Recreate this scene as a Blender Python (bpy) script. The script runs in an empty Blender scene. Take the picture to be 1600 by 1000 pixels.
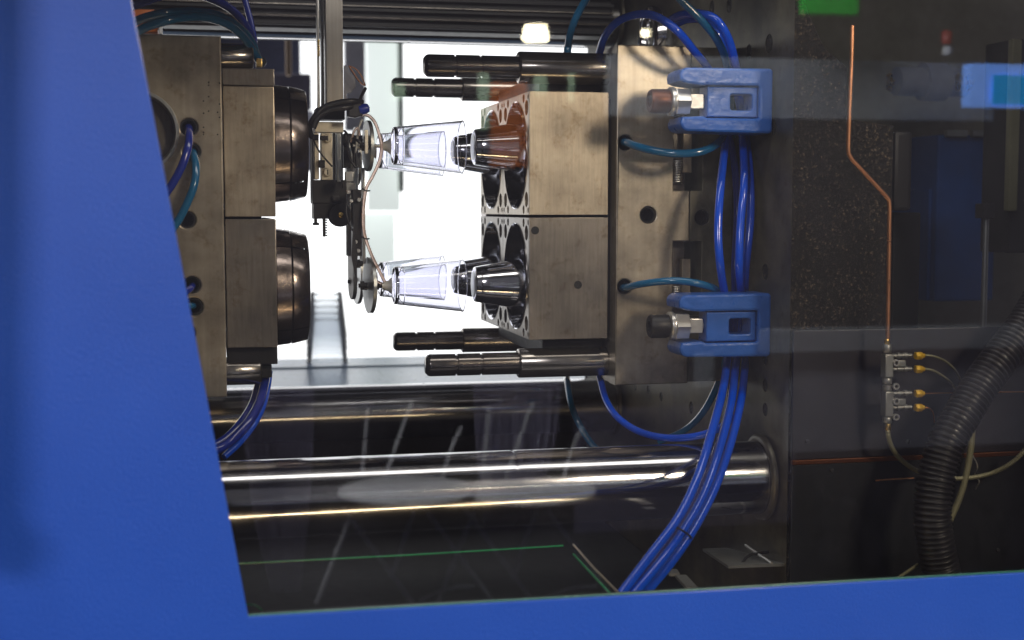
import bpy, bmesh, math, random
from mathutils import Vector, Matrix
random.seed(7)
sc = bpy.context.scene
C = bpy.context.collection
PI = math.pi

# ---------------------------------------------------------------- camera
F, YAW, PIT, CZ = 2150.0, math.radians(12.2), math.radians(4.65), 1.40
cam = bpy.data.cameras.new('camera'); co = bpy.data.objects.new('camera', cam); C.objects.link(co)
cam.sensor_width = 36; cam.lens = F/1600*36; cam.clip_start = 0.02; cam.clip_end = 60
co.location = (0, 0, CZ); co.rotation_euler = (PI/2-PIT, 0, -YAW)
cam.dof.use_dof = True; cam.dof.focus_distance = 2.12; cam.dof.aperture_fstop = 3.8
sc.camera = co
_f = Vector((math.sin(YAW)*math.cos(PIT), math.cos(YAW)*math.cos(PIT), -math.sin(PIT)))
_r = Vector((math.cos(YAW), -math.sin(YAW), 0))
_u = Vector((math.sin(YAW)*math.sin(PIT), math.cos(YAW)*math.sin(PIT), math.cos(PIT)))

def P(px, py, Y):
    "the point of the place at depth Y that the photograph shows at (px, py)"
    d = _f + _r*((px-800)/F) + _u*((500-py)/F)
    return Vector((0, 0, CZ)) + d*(Y/d.y)
def X(px, Y, py=340): return P(px, py, Y).x
def Z(py, Y, px=800): return P(px, py, Y).z
YG = 1.45                                     # the door pane
def R(px, py, D):
    "a point of the hall in front of the machine, D behind the pane plane's mirror"
    p = P(px, py, YG+D); return Vector((p.x, 2*YG-p.y, p.z))

# ---------------------------------------------------------------- world and light
w = bpy.data.worlds.new('World'); sc.world = w; w.use_nodes = True
w.node_tree.nodes['Background'].inputs[0].default_value = (0.90, 0.88, 1.0, 1)
w.node_tree.nodes['Background'].inputs[1].default_value = 0.10
sc.view_settings.view_transform = 'Standard'; sc.view_settings.look = 'None'
sc.view_settings.exposure = 0; sc.view_settings.gamma = 1
try:
    sc.cycles.max_bounces = 14; sc.cycles.transparent_max_bounces = 48
    sc.cycles.transmission_bounces = 14; sc.cycles.glossy_bounces = 6
    sc.cycles.caustics_reflective = True; sc.cycles.caustics_refractive = True
    sc.cycles.sample_clamp_indirect = 4
except Exception: pass

def area(name, loc, tgt, sx, sy, power, col):
    l = bpy.data.lights.new(name, 'AREA'); l.shape = 'RECTANGLE'; l.size = sx; l.size_y = sy
    l.energy = power; l.color = col
    o = bpy.data.objects.new(name, l); C.objects.link(o); o.location = loc
    o.rotation_euler = (Vector(tgt)-Vector(loc)).to_track_quat('-Z', 'Y').to_euler(); return o
area('hall_lamp_right', (1.50, -0.50, CZ+0.92), (0.65, 2.05, CZ), 0.36, 0.36, 31, (1, 0.84, 0.64))
area('hall_lamp_left', (-1.25, -0.9, CZ+1.05), (0.2, 1.6, CZ-0.1), 0.6, 0.35, 31, (0.98, 0.95, 0.98))
area('added_hall_fill', (0.3, -0.2, CZ+1.7), (0.4, -2.4, CZ-0.8), 1.6, 0.6, 190, (0.95, 0.97, 1))  # added fill for the objects reflected in the pane
area('added_strip_low', (0.35, 1.53, CZ-0.62), (0.45, 2.1, CZ-0.2), 1.3, 0.014, 1.2, (1, 0.74, 0.42))  # added hidden strip for the warm line along the tie bars
area('added_strip_top', (0.55, 1.62, CZ+0.66), (0.55, 2.2, CZ), 1.2, 0.20, 3.6, (1, 0.95, 0.88))  # added hidden strip for highlights on the guide pins

# ---------------------------------------------------------------- materials
def nt(name):
    m = bpy.data.materials.new(name); m.use_nodes = True
    return m, m.node_tree, m.node_tree.nodes['Principled BSDF']
def noise(t, scale, detail=4, stretch=None, rough=0.55):
    tc = t.nodes.new('ShaderNodeTexCoord'); mp = t.nodes.new('ShaderNodeMapping')
    g = t.nodes.new('ShaderNodeNewGeometry')
    t.links.new(g.outputs['Position'], mp.inputs[0])
    if stretch: mp.inputs['Scale'].default_value = stretch
    n = t.nodes.new('ShaderNodeTexNoise'); n.inputs['Scale'].default_value = scale
    n.inputs['Detail'].default_value = detail; n.inputs['Roughness'].default_value = rough
    t.links.new(mp.outputs[0], n.inputs['Vector']); t.nodes.remove(tc)
    return n.outputs['Fac']
def ramp(t, fac, stops):
    r = t.nodes.new('ShaderNodeValToRGB'); e = r.color_ramp.elements
    e[0].position, e[0].color = stops[0][0], (*stops[0][1], 1)
    e[1].position, e[1].color = stops[-1][0], (*stops[-1][1], 1)
    for p_, c in stops[1:-1]:
        k = e.new(p_); k.color = (*c, 1)
    t.links.new(fac, r.inputs[0]); return r.outputs[0]
def mth(t, op, a, b):
    m = t.nodes.new('ShaderNodeMath'); m.operation = op
    for i, v in enumerate((a, b)):
        if isinstance(v, (int, float)): m.inputs[i].default_value = v
        else: t.links.new(v, m.inputs[i])
    return m.outputs[0]
def bump(t, b, h, s, d=0.001):
    n = t.nodes.new('ShaderNodeBump'); n.inputs['Strength'].default_value = s; n.inputs['Distance'].default_value = d
    t.links.new(h, n.inputs['Height']); t.links.new(n.outputs[0], b.inputs['Normal'])

def plain(name, col, rough=0.5, metal=0.0, coat=0.0, bs=0, bscale=200, var=0.12):
    m, t, b = nt(name)
    n = noise(t, 22, 5)
    a = tuple(c*(1-var) for c in col); z = tuple(min(1, c*(1+var)) for c in col)
    t.links.new(ramp(t, n, [(0.3, a), (0.7, z)]), b.inputs['Base Color'])
    n2 = noise(t, 60, 3)
    t.links.new(mth(t, 'ADD', mth(t, 'MULTIPLY', n2, 0.18), max(0.02, rough-0.09)), b.inputs['Roughness'])
    b.inputs['Metallic'].default_value = metal; b.inputs['Coat Weight'].default_value = coat
    b.inputs['Coat Roughness'].default_value = 0.08
    if bs: bump(t, b, noise(t, bscale, 3), bs)
    return m
def steel(name, dark, light, rough, metal=0.75, grain=(1, 1, 0.06), gs=260, spots=True):
    m, t, b = nt(name)
    big = noise(t, 9, 5, None, 0.6)
    c1 = ramp(t, big, [(0.32, dark), (0.66, light)])
    gr = noise(t, gs, 3, grain)
    mx = t.nodes.new('ShaderNodeMixRGB'); mx.blend_type = 'MULTIPLY'; mx.inputs[0].default_value = 0.55
    t.links.new(c1, mx.inputs[1]); t.links.new(ramp(t, gr, [(0.25, (0.55,)*3), (0.75, (1.0,)*3)]), mx.inputs[2])
    out = mx.outputs[0]
    if spots:
        sp = noise(t, 34, 6, None, 0.75)
        m2 = t.nodes.new('ShaderNodeMixRGB'); m2.blend_type = 'MULTIPLY'; m2.inputs[0].default_value = 1
        t.links.new(out, m2.inputs[1]); t.links.new(ramp(t, sp, [(0.28, (0.66, 0.58, 0.48)), (0.46, (1, 1, 1)), (1, (1, 1, 1))]), m2.inputs[2])
        out = m2.outputs[0]
    t.links.new(out, b.inputs['Base Color'])
    t.links.new(mth(t, 'ADD', mth(t, 'MULTIPLY', big, 0.25), rough-0.12), b.inputs['Roughness'])
    b.inputs['Metallic'].default_value = metal
    bump(t, b, gr, 0.10, 0.0006)
    return m

M = {}
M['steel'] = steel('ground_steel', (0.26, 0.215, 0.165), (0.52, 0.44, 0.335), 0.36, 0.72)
M['steel_dark'] = steel('darker_steel', (0.16, 0.145, 0.13), (0.28, 0.245, 0.21), 0.35, 0.75)  # the same steel in a darker tone
M['plate'] = steel('milled_plate_steel', (0.27, 0.23, 0.18), (0.58, 0.50, 0.39), 0.33, 0.74, (1, 1, 0.02), 90)
M['platen_face'] = steel('platen_face_steel', (0.06, 0.055, 0.045), (0.22, 0.20, 0.145), 0.42, 0.6, (1, 0.3, 1), 60)
M['face'] = steel('bright_face_steel', (0.42, 0.43, 0.44), (0.60, 0.61, 0.61), 0.3, 0.85)
M['chrome'] = plain('polished_chrome', (0.62, 0.62, 0.66), 0.10, 1.0, var=0.03)
M['bar'] = steel('tie_bar_chrome', (0.42, 0.42, 0.44), (0.52, 0.52, 0.54), 0.14, 1.0, (0.02, 1, 1), 420, False)
M['pin'] = plain('oiled_pin_steel', (0.16, 0.145, 0.135), 0.20, 0.95)
M['sleeve'] = plain('bushing_steel', (0.36, 0.33, 0.30), 0.20, 0.95)
M['ringm'] = plain('dark_oiled_steel', (0.20, 0.165, 0.15), 0.22, 0.95, bs=0.6, bscale=45, var=0.5)
M['black'] = plain('black_steel', (0.018, 0.017, 0.018), 0.45, 0.3)
M['hole'] = plain('hole_black', (0.008, 0.008, 0.009), 0.7)
M['plastic_black'] = plain('black_plastic', (0.02, 0.02, 0.024), 0.38)
M['zinc'] = plain('zinc_plated_steel', (0.60, 0.58, 0.55), 0.33, 0.85, bs=0.3, bscale=120)
M['orange_brown'] = plain('orange_brown_steel', (0.10, 0.030, 0.010), 0.38, 0.6)
M['clamp'] = plain('blue_clamp_paint', (0.022, 0.105, 0.42), 0.30, 0, 0.2, 0.9, 90, 0.15)
M['hose_blue'] = plain('blue_hose', (0.001, 0.070, 0.62), 0.18, 0, 0.5, var=0.05)
M['hose_navy'] = plain('navy_hose', (0.008, 0.022, 0.24), 0.20, 0, 0.5, var=0.05)
M['hose_teal'] = plain('teal_hose', (0.004, 0.105, 0.235), 0.20, 0, 0.5, var=0.05)
M['copper'] = plain('copper', (0.72, 0.33, 0.17), 0.30, 0.9)
M['brass'] = plain('brass', (0.62, 0.42, 0.14), 0.28, 0.95)
M['yellow'] = plain('yellow_anodised', (0.60, 0.36, 0.02), 0.4, 0.2)
M['beige_metal'] = plain('bead_blasted_aluminium', (0.74, 0.66, 0.52), 0.42, 0.3, var=0.06)
M['beam'] = steel('brushed_aluminium_beam', (0.40, 0.36, 0.32), (0.48, 0.44, 0.39), 0.42, 0.6, (1, 1, 0.02), 240, False)
M['cast_metal'] = plain('grey_cast_metal', (0.30, 0.30, 0.29), 0.42, 0.8)
M['greyplate'] = plain('grey_plate', (0.36, 0.37, 0.37), 0.35, 0.8)
M['dark_wall'] = plain('dark_olive_panel', (0.34, 0.32, 0.25), 0.6)
M['deep'] = plain('dark_interior_paint', (0.009, 0.009, 0.012), 0.8)
M['purple_dark'] = plain('dark_violet_panel', (0.011, 0.009, 0.016), 0.45)
M['deepblue'] = plain('dark_blue_black_paint', (0.004, 0.005, 0.009), 0.45)
M['navy'] = plain('navy_paint', (0.003, 0.055, 0.24), 0.45)
M['duct'] = plain('dark_grey_paint', (0.022, 0.021, 0.025), 0.5)
M['braid'] = plain('braided_hose', (0.22, 0.21, 0.13), 0.4, 0.3)
M['tubing'] = plain('pinkish_air_tube', (0.88, 0.68, 0.60), 0.22, 0, 0.4)
M['tubing'].node_tree.nodes['Principled BSDF'].inputs['Transmission Weight'].default_value = 0.6
M['bluec'] = plain('blue_connector', (0.01, 0.03, 0.30), 0.35)
M['corr'] = plain('black_conduit', (0.014, 0.013, 0.016), 0.40, 0, 0.05)
M['sill'] = plain('pale_blue_laminate', (0.20, 0.32, 0.50), 0.30)
M['rubber'] = plain('pale_grey_rubber', (0.55, 0.53, 0.50), 0.5)
M['green_glass'] = plain('green_glass_edge', (0.0, 0.22, 0.08), 0.3)
M['teal_edge'] = plain('teal_glass_edge', (0.02, 0.13, 0.10), 0.25)
M['orange'] = plain('orange_plastic', (0.60, 0.15, 0.02), 0.4)
M['white'] = plain('white_laminate', (0.82, 0.82, 0.84), 0.5)
M['fascia'] = plain('pale_grey_board', (0.40, 0.42, 0.45), 0.6, var=0.04)
M['cloth'] = plain('lilac_cloth', (0.50, 0.47, 0.62), 0.9)
M['hallgrey'] = plain('hall_grey', (0.30, 0.30, 0.34), 0.7)
M['palegreen'] = plain('added_pale_green', (0.55, 0.75, 0.50), 0.5)
M['hallgreen'] = plain('pale_green_partition', (0.70, 0.80, 0.70), 0.7)
M['hallviolet'] = plain('violet_grey_hall_panel', (0.16, 0.15, 0.24), 0.7)
M['hallpale'] = plain('pale_hall_panel', (0.8, 0.8, 0.86), 0.7)
M['hallbrown'] = plain('brown_hall_pipe', (0.30, 0.17, 0.07), 0.6)
M['hallgrey2'] = plain('grey_green_post', (0.75, 0.85, 0.75), 0.7)
M['halldark'] = plain('dark_blue_hall_panel', (0.05, 0.06, 0.12), 0.6)
M['green'] = plain('green_panel', (0.01, 0.55, 0.05), 0.5)
M['cyan'] = plain('cyan_box', (0.10, 0.50, 1.0), 0.4)
M['red'] = plain('red_lamp', (0.5, 0.02, 0.01), 0.3)
def emis(name, col, s):
    m = bpy.data.materials.new(name); m.use_nodes = True; t = m.node_tree; b = t.nodes['Principled BSDF']
    b.inputs['Base Color'].default_value = (*col, 1); b.inputs['Emission Color'].default_value = (*col, 1)
    b.inputs['Emission Strength'].default_value = s; return m
M['glow_white'] = emis('white_wall_glow', (1, 1, 1), 1.6)  # hall wall's brightness put in as emission, not lit by lamps
M['softwall'] = emis('soft_white_glow', (0.80, 0.86, 0.83), 0.88)  # added emission whitens the pale panels behind the opening
M['lampglow'] = emis('lamp_glow', (1, 0.90, 0.62), 40)
M['greenglow'] = emis('green_box_glow', (0.01, 0.7, 0.05), 0.4)  # added emission brightens the reflected green box
M['blueglow'] = emis('blue_box_glow', (0.17, 0.38, 1), 3.4); M['tealglow'] = emis('teal_panel_glow', (0.0, 0.32, 0.75), 3)  # glow put into the reflected blue box and its teal panel

# blue door paint: orange peel with fine scratches
m, t, b = nt('blue_door_paint'); M['door'] = m
n = noise(t, 5, 3); t.links.new(ramp(t, n, [(0.3, (0.014, 0.078, 0.45)), (0.7, (0.018, 0.090, 0.50))]), b.inputs['Base Color'])
b.inputs['Roughness'].default_value = 0.42; b.inputs['Coat Weight'].default_value = 0.6; b.inputs['Coat Roughness'].default_value = 0.16
bump(t, b, mth(t, 'ADD', noise(t, 420, 3, (1, 1, 0.6)), mth(t, 'MULTIPLY', noise(t, 1300, 2), 0.6)), 0.55, 0.0012)
# cast platen paint: coarse wrinkle, with warm glint specks put into the colour
m, t, b = nt('cast_platen_paint'); M['cast'] = m
n = noise(t, 240, 4, None, 0.7); big = noise(t, 9, 3)
glint_mask = mth(t, 'ADD', n, mth(t, 'MULTIPLY', mth(t, 'SUBTRACT', big, 0.5), 0.22))
t.links.new(ramp(t, glint_mask, [(0.50, (0.010, 0.008, 0.008)), (0.61, (0.030, 0.023, 0.018)), (0.72, (0.20, 0.15, 0.095))]), b.inputs['Base Color'])
b.inputs['Roughness'].default_value = 0.25; bump(t, b, n, 1.0, 0.008)
# clear plastic
m, t, b = nt('clear_plastic'); M['clear'] = m
b.inputs['Transmission Weight'].default_value = 1; b.inputs['Roughness'].default_value = 0.02; b.inputs['IOR'].default_value = 1.46
b.inputs['Base Color'].default_value = (0.90, 0.90, 0.96, 1)
# window pane: clear sheet with true surface reflection
m = bpy.data.materials.new('window_pane'); m.use_nodes = True; M['pane'] = m
t = m.node_tree; t.nodes.clear()
o_ = t.nodes.new('ShaderNodeOutputMaterial'); mx = t.nodes.new('ShaderNodeMixShader'); fr = t.nodes.new('ShaderNodeFresnel')
tr = t.nodes.new('ShaderNodeBsdfTransparent'); gl = t.nodes.new('ShaderNodeBsdfGlossy')
fr.inputs[0].default_value = 1.5; gl.inputs['Roughness'].default_value = 0.015; tr.inputs[0].default_value = (0.985, 0.99, 0.99, 1)
du = t.nodes.new('ShaderNodeBsdfDiffuse'); du.inputs[0].default_value = (0.72, 0.70, 0.95, 1); md = t.nodes.new('ShaderNodeMixShader')  # lavender diffuse paints a violet haze along with a faint dust film
dn = noise(t, 3.5, 6, (1, 1, 0.5), 0.7); t.links.new(ramp(t, dn, [(0.30, (0.001,)*3), (0.78, (0.013,)*3)]), md.inputs[0])
t.links.new(tr.outputs[0], md.inputs[1]); t.links.new(du.outputs[0], md.inputs[2])
t.links.new(fr.outputs[0], mx.inputs[0]); t.links.new(md.outputs[0], mx.inputs[1]); t.links.new(gl.outputs[0], mx.inputs[2]); t.links.new(mx.outputs[0], o_.inputs[0])

# thin clear film plastic for the far stack
m = bpy.data.materials.new('thin_clear_plastic'); m.use_nodes = True; M['thin'] = m
t = m.node_tree; t.nodes.clear()
o_ = t.nodes.new('ShaderNodeOutputMaterial'); mx = t.nodes.new('ShaderNodeMixShader'); lw = t.nodes.new('ShaderNodeFresnel')
tr = t.nodes.new('ShaderNodeBsdfTransparent'); gl = t.nodes.new('ShaderNodeBsdfGlossy'); df = t.nodes.new('ShaderNodeBsdfTranslucent'); m3 = t.nodes.new('ShaderNodeMixShader')
lw.inputs[0].default_value = 1.25; gl.inputs['Roughness'].default_value = 0.12; tr.inputs[0].default_value = (0.985, 0.99, 0.995, 1)
df.inputs[0].default_value = (0.9, 0.92, 0.96, 1); m3.inputs[0].default_value = 0.05
t.links.new(tr.outputs[0], m3.inputs[1]); t.links.new(df.outputs[0], m3.inputs[2])
t.links.new(lw.outputs[0], mx.inputs[0]); t.links.new(m3.outputs[0], mx.inputs[1]); t.links.new(gl.outputs[0], mx.inputs[2]); t.links.new(mx.outputs[0], o_.inputs[0])

# ---------------------------------------------------------------- builders
WL = {}
def thing(name, label, cat, loc, group=None):
    o = bpy.data.objects.new(name, None); C.objects.link(o); o.location = loc; o.empty_display_size = 0.05
    o['label'] = label; o['category'] = cat
    if group: o['group'] = group
    WL[o] = Vector(loc); return o
def tag(o, label, cat, group=None):
    o['label'] = label; o['category'] = cat
    if group: o['group'] = group
    return o
def smooth(me, ang=35):
    for p_ in me.polygons: p_.use_smooth = True
    try: me.set_sharp_from_angle(angle=math.radians(ang))
    except Exception: pass
def obj(name, bm, mat, parent=None, sm=48, label=None, kind=None):
    vs = [v.co for v in bm.verts]
    lo = Vector(min(v[i] for v in vs) for i in range(3)); hi = Vector(max(v[i] for v in vs) for i in range(3))
    c = Vector(((lo.x+hi.x)/2, (lo.y+hi.y)/2, lo.z))
    bmesh.ops.translate(bm, verts=bm.verts, vec=-c)
    bmesh.ops.recalc_face_normals(bm, faces=bm.faces)
    me = bpy.data.meshes.new(name); bm.to_mesh(me); bm.free()
    if _FL[0]: sm = 16
    _FL[0] = False
    me.materials.append(M[mat]); smooth(me, sm)
    o = bpy.data.objects.new(name, me); C.objects.link(o)
    WL[o] = c
    if parent is not None:
        o.parent = parent; o.location = c-WL[parent]
    else: o.location = c
    if label: o['label'] = label
    if kind: o['kind'] = kind
    return o
def struct(name, bm, mat, sm=35): return obj(name, bm, mat, None, sm, kind='structure')
def dup(root, loc, label=None):
    r = root.copy(); C.objects.link(r); r.location = loc
    if label: r['label'] = label
    for ch in root.children:
        c = ch.copy(); C.objects.link(c); c.parent = r
        for g in ch.children:
            d = g.copy(); C.objects.link(d); d.parent = c
    return r
def box(bm, x0, x1, y0, y1, z0, z1, bev=0.0):
    s = bmesh.new(); bmesh.ops.create_cube(s, size=1)
    for v in s.verts: v.co = Vector(((x0+x1)/2+v.co.x*(x1-x0), (y0+y1)/2+v.co.y*(y1-y0), (z0+z1)/2+v.co.z*(z1-z0)))
    if bev: bmesh.ops.bevel(s, geom=s.edges[:], offset=bev, segments=2, affect='EDGES', profile=0.6)
    me = bpy.data.meshes.new('tmp'); s.to_mesh(me); s.free(); bm.from_mesh(me); bpy.data.meshes.remove(me); return bm
def bx(*a, **k): _FL[0] = True; return box(bmesh.new(), *a, **k)
def frame_of(d):
    d = d.normalized(); a = Vector((0, 0, 1)) if abs(d.z) < 0.9 else Vector((1, 0, 0))
    u = d.cross(a).normalized(); return u, d.cross(u).normalized()
def lathe(bm, base, axis, prof, n=32, a0=0.0, a1=2*PI):
    "prof: (distance along axis, radius)"
    axis = Vector(axis).normalized(); u, v = frame_of(axis); full = abs(a1-a0-2*PI) < 1e-6
    rings = []; k = n if full else n+1
    for s, r in prof:
        c = Vector(base)+axis*s
        if r < 1e-6: rings.append([bm.verts.new(c)])
        else: rings.append([bm.verts.new(c+(u*math.cos(a0+(a1-a0)*i/n)+v*math.sin(a0+(a1-a0)*i/n))*r) for i in range(k)])
    for A, B in zip(rings, rings[1:]):
        for i in range(n):
            j = (i+1) % k
            if len(A) == 1 and len(B) == 1: continue
            if len(A) == 1: bm.faces.new((A[0], B[i], B[j]))
            elif len(B) == 1: bm.faces.new((A[i], A[j], B[0]))
            else: bm.faces.new((A[i], A[j], B[j], B[i]))
    return bm
def lt(base, axis, prof, n=32): return lathe(bmesh.new(), base, axis, prof, n)
def spline(pts, seg=8):
    pts = [Vector(p_) for p_ in pts]; out = []
    e = [pts[0]*2-pts[1]]+pts+[pts[-1]*2-pts[-2]]
    for i in range(1, len(e)-2):
        a, b_, c, d = e[i-1:i+3]
        for k in range(seg):
            s = k/seg
            out.append(0.5*((2*b_)+(c-a)*s+(2*a-5*b_+4*c-d)*s*s+(3*b_-a-3*c+d)*s**3))
    out.append(pts[-1]); return out
def tube(bm, pts, r, n=12, seg=8, smoothp=True, flat=1.0):
    path = spline(pts, seg) if smoothp else [Vector(p_) for p_ in pts]
    rf = r if callable(r) else (lambda s: r)
    L = [0]
    for a, b_ in zip(path, path[1:]): L.append(L[-1]+(b_-a).length)
    up = None; rings = []
    for i, p_ in enumerate(path):
        d = (path[min(i+1, len(path)-1)]-path[max(i-1, 0)]).normalized()
        if up is None: up, _ = frame_of(d)
        up = (up-d*up.dot(d)).normalized(); w_ = d.cross(up)
        rr = rf(L[i])
        rings.append([bm.verts.new(p_+(up*math.cos(2*PI*k/n)*flat+w_*math.sin(2*PI*k/n))*rr) for k in range(n)])
    for A, B in zip(rings, rings[1:]):
        for k in range(n): bm.faces.new((A[k], A[(k+1) % n], B[(k+1) % n], B[k]))
    bm.faces.new(rings[0][::-1]); bm.faces.new(rings[-1]); return bm
def tb(pts, r, **k): return tube(bmesh.new(), pts, r, **k)
def circ(cx, cy, r, n=28, rx=None): return [(cx+(rx or r)*math.cos(2*PI*i/n), cy+r*math.sin(2*PI*i/n)) for i in range(n)]
_FL = [False]
def sheet(loops, thick, o, u, v, bev=0.0):
    "outline with holes, filled and extruded from plane o+u*a+v*b along u x v, returned as a bmesh"
    cu = bpy.data.curves.new('tmp', 'CURVE'); cu.dimensions = '2D'; cu.fill_mode = 'BOTH'
    cu.extrude = thick/2-bev; cu.bevel_depth = bev; cu.bevel_resolution = 1; cu.offset = -bev
    for lp in loops:
        s = cu.splines.new('POLY'); s.points.add(len(lp)-1); s.use_cyclic_u = True
        for p_, q in zip(s.points, lp): p_.co = (q[0], q[1], 0, 1)
    ob = bpy.data.objects.new('tmp', cu); C.objects.link(ob)
    dg = bpy.context.evaluated_depsgraph_get(); dg.update()
    me = bpy.data.meshes.new_from_object(ob.evaluated_get(dg))
    bm = bmesh.new(); bm.from_mesh(me)
    bpy.data.objects.remove(ob); bpy.data.curves.remove(cu); bpy.data.meshes.remove(me)
    bmesh.ops.remove_doubles(bm, verts=bm.verts, dist=1e-5)
    u, v = Vector(u), Vector(v); nrm = u.cross(v); _FL[0] = True
    for q in bm.verts: q.co = Vector(o)+u*q.co.x+v*q.co.y+nrm*(q.co.z+thick/2)
    return bm
def roundrect(x0, y0, x1, y1, r, n=5):
    out = []
    for cx, cy, a in ((x1-r, y1-r, 0), (x0+r, y1-r, PI/2), (x0+r, y0+r, PI), (x1-r, y0+r, 1.5*PI)):
        for i in range(n+1): out.append((cx+r*math.cos(a+PI/2*i/n), cy+r*math.sin(a+PI/2*i/n)))
    return out
def hexprof(cx, cy, r): return [(cx+r*math.cos(PI/3*i), cy+r*math.sin(PI/3*i)) for i in range(6)]
UX, UY, UZ = Vector((1, 0, 0)), Vector((0, 1, 0)), Vector((0, 0, 1))
YM = 2.05; XPL = X(1138, YM)
def xz(px, py, Y): p_ = P(px, py, Y); return (p_.x, p_.z)

# ================================================================= the machine shell
# floor pan, back wall with opening, dark shell
zf = CZ-0.66
struct('ground', bx(-4, 6, 0.9, 8, CZ-1.45, CZ-1.40), 'deep')
YB = 3.02
zt_, zb_ = Z(68, YB), Z(556, YB); zs0_ = Z(600, YB); xl_, xr_ = -0.75, X(905, YB)
struct('back_wall', sheet([[(-1.2, CZ-1.4), (2.6, CZ-1.4), (2.6, CZ+1.2), (-1.2, CZ+1.2)], [(xl_, zs0_), (xr_+.2, zs0_), (xr_+.2, zt_), (xl_, zt_)]], 0.05, (0, YB+.05, 0), UX, UZ), 'deep')
struct('machine_floor', bx(-0.9, 2.6, 1.50, 3.0, zf-0.02, zf), 'deep')
struct('machine_roof', bx(-1.2, 2.6, 1.62, 3.05, CZ+0.78, CZ+0.80), 'deep')
struct('machine_side_wall', bx(-1.25, -1.22, 1.5, 3.05, CZ-1.3, CZ+0.8), 'deep')

# back door sill
zs1 = Z(598, YB+.06)
t_ = thing('delivery_table', 'pale blue table top outside the rear opening, under the nested cup stack', 'table', (0.5, 3.35, zs1-.05))
obj('table_top', bx(-1.2, 2.4, YB+.06, 3.46, zs1-.03, zs1, bev=.004), 'sill', t_)
obj('table_rim', bx(-1.2, 2.4, 3.465, 3.66, zs1-.03, zs1+.004, bev=.004), 'sill', t_)
tag(obj('rear_glass', bx(-0.75, xr_+.2, YB-.060, YB-.052, Z(69, YB-.06), Z(58, YB-.06)), 'teal_edge'), 'dark green glass edge strip along the top of the rear opening', 'glass strip')

# rail above, across the back (stripes near the top edge)
t_ = thing('linear_rail', 'dark ribbed linear rail running across the top behind the tie bar', 'rail', (0.4, 2.9, CZ+.2))
zr = Z(53, 2.5)
obj('rail_body', bx(-0.9, XPL-.06, 2.50, 2.56, zr, zr+0.22, bev=.004), 'duct', t_)
for i in range(9):
    obj('rib', bx(-0.9, XPL-.06, 2.488, 2.499, zr+.004+i*.0115+(i % 3)*.002, zr+.008+i*.0115+(i % 3)*.003, bev=.0012), ('duct', 'pin', 'duct', 'sleeve')[i % 4], t_)

# what lies beyond the rear opening
struct('backdrop', bx(-2.5, 4.0, 6.0, 6.05, CZ-1.40, CZ+2.2), 'glow_white')
def far_panel(name, label, x0, x1, y0, y1, Y, mat, cat='panel', th=.05):
    a = P(x0, y0, Y); b_ = P(x1, y1, Y)
    return tag(obj(name, bx(a.x, b_.x, Y, Y+th, b_.z, a.z, bev=.01), mat), label, cat)
far_panel('hall_partition', 'dark blue hall partition seen behind the robot beam at upper left', 330, 470, 20, 128, 5.7, 'halldark', 'partition')
far_panel('hall_banner', 'violet grey banner below the dark hall partition', 340, 487, 112, 172, 5.3, 'hallviolet', 'banner')
far_panel('hall_column', 'pale grey column left of the robot beam beyond the opening', 430, 492, 172, 268, 5.6, 'hallpale', 'column')
far_panel('hall_pipe', 'orange brown upright pipe far beyond the opening', 446, 456, 20, 118, 5.0, 'hallbrown', 'pipe')
far_panel('hall_post', 'grey post beyond the rear opening right of the robot beam', 538, 572, 20, 205, 5.4, 'hallpale', 'post')
far_panel('hall_pale_panel', 'pale greenish white panel beyond the rear opening, glow added', 572, 626, 20, 330, 5.6, 'softwall', 'hall_panel')
far_panel('hall_pale_panel', 'lower pale panel with added glow beyond the rear opening, beside the upper cups', 560, 618, 332, 420, 5.8, 'softwall', 'hall_panel')
far_panel('panel_edge', 'thin grey green upright at the right edge of the pale panel', 622, 632, 20, 300, 5.5, 'hallgrey2', 'post')

# ================================================================= tie bars
def tie_bar(py0, Y, label, seam, collar=True):
    r = 0.054; z = py0
    t_ = thing('tie_bar', label, 'tie bar', (0.3, Y, z-r), 'tie bars of the press')
    xa, xb = -1.0, XPL
    xs = X(seam, Y)
    obj('rod', lt((xa, Y, z), UX, [(0, 0), (0, r), (xs-xa-.0015, r), (xs-xa-.0015, r-.0012), (xs-xa+.0015, r-.0012), (xs-xa+.0015, r), (xb-xa, r), (xb-xa, 0)], 64), 'bar', t_)
    if collar: obj('collar', lt((xb-.008, Y, z), UX, [(0, r+.001), (0, r+.007), (.003, r+.010), (.0078, r+.010)], 64), 'platen_face', t_)
    return t_
XPL = X(1138, YM)
YN, YF = 1.90, 2.68
zlow = P(740, 765, YN).z; zhigh = 2*Z(337, 2.25)-zlow
tie_bar(zlow, YN, 'thick polished steel tie bar nearest the window, lowest of the bars', 800)
tie_bar(zlow, YF, 'polished tie bar at lower back, just under the guide pins', 660)
tie_bar(zhigh, YF, 'dark tie bar crossing the top behind the hoses', 640)
tie_bar(zhigh, YN, 'front upper tie bar above the window top', 640)

# ================================================================= fixed platen on the right
t_ = thing('fixed_platen', 'huge dark cast machine platen with drilled pale inner face', 'platen', (XPL+.2, 2.3, zf))
YP0 = 1.81
xe = X(1320, YP0); xe2 = X(1394, YP0)
zA, zB = Z(104, YP0, 1320), Z(186, YP0, 1320)
def PZ(px, py): q = P(px, py, YP0); return (q.x, q.z)
# body behind the front skin
out = [(XPL+.004, zf), (xe2, zf), (xe2, Z(196, YP0, 1394)), (xe, zB), (xe, zA), (PZ(1290, 76)), (PZ(1268, 28)), (PZ(1246, -30)), (XPL+.004, CZ+.76)]
obj('casting', sheet([out], 1.10, (0, YP0+1.10, 0), UX, UZ, bev=0.003), 'cast', t_)
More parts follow.
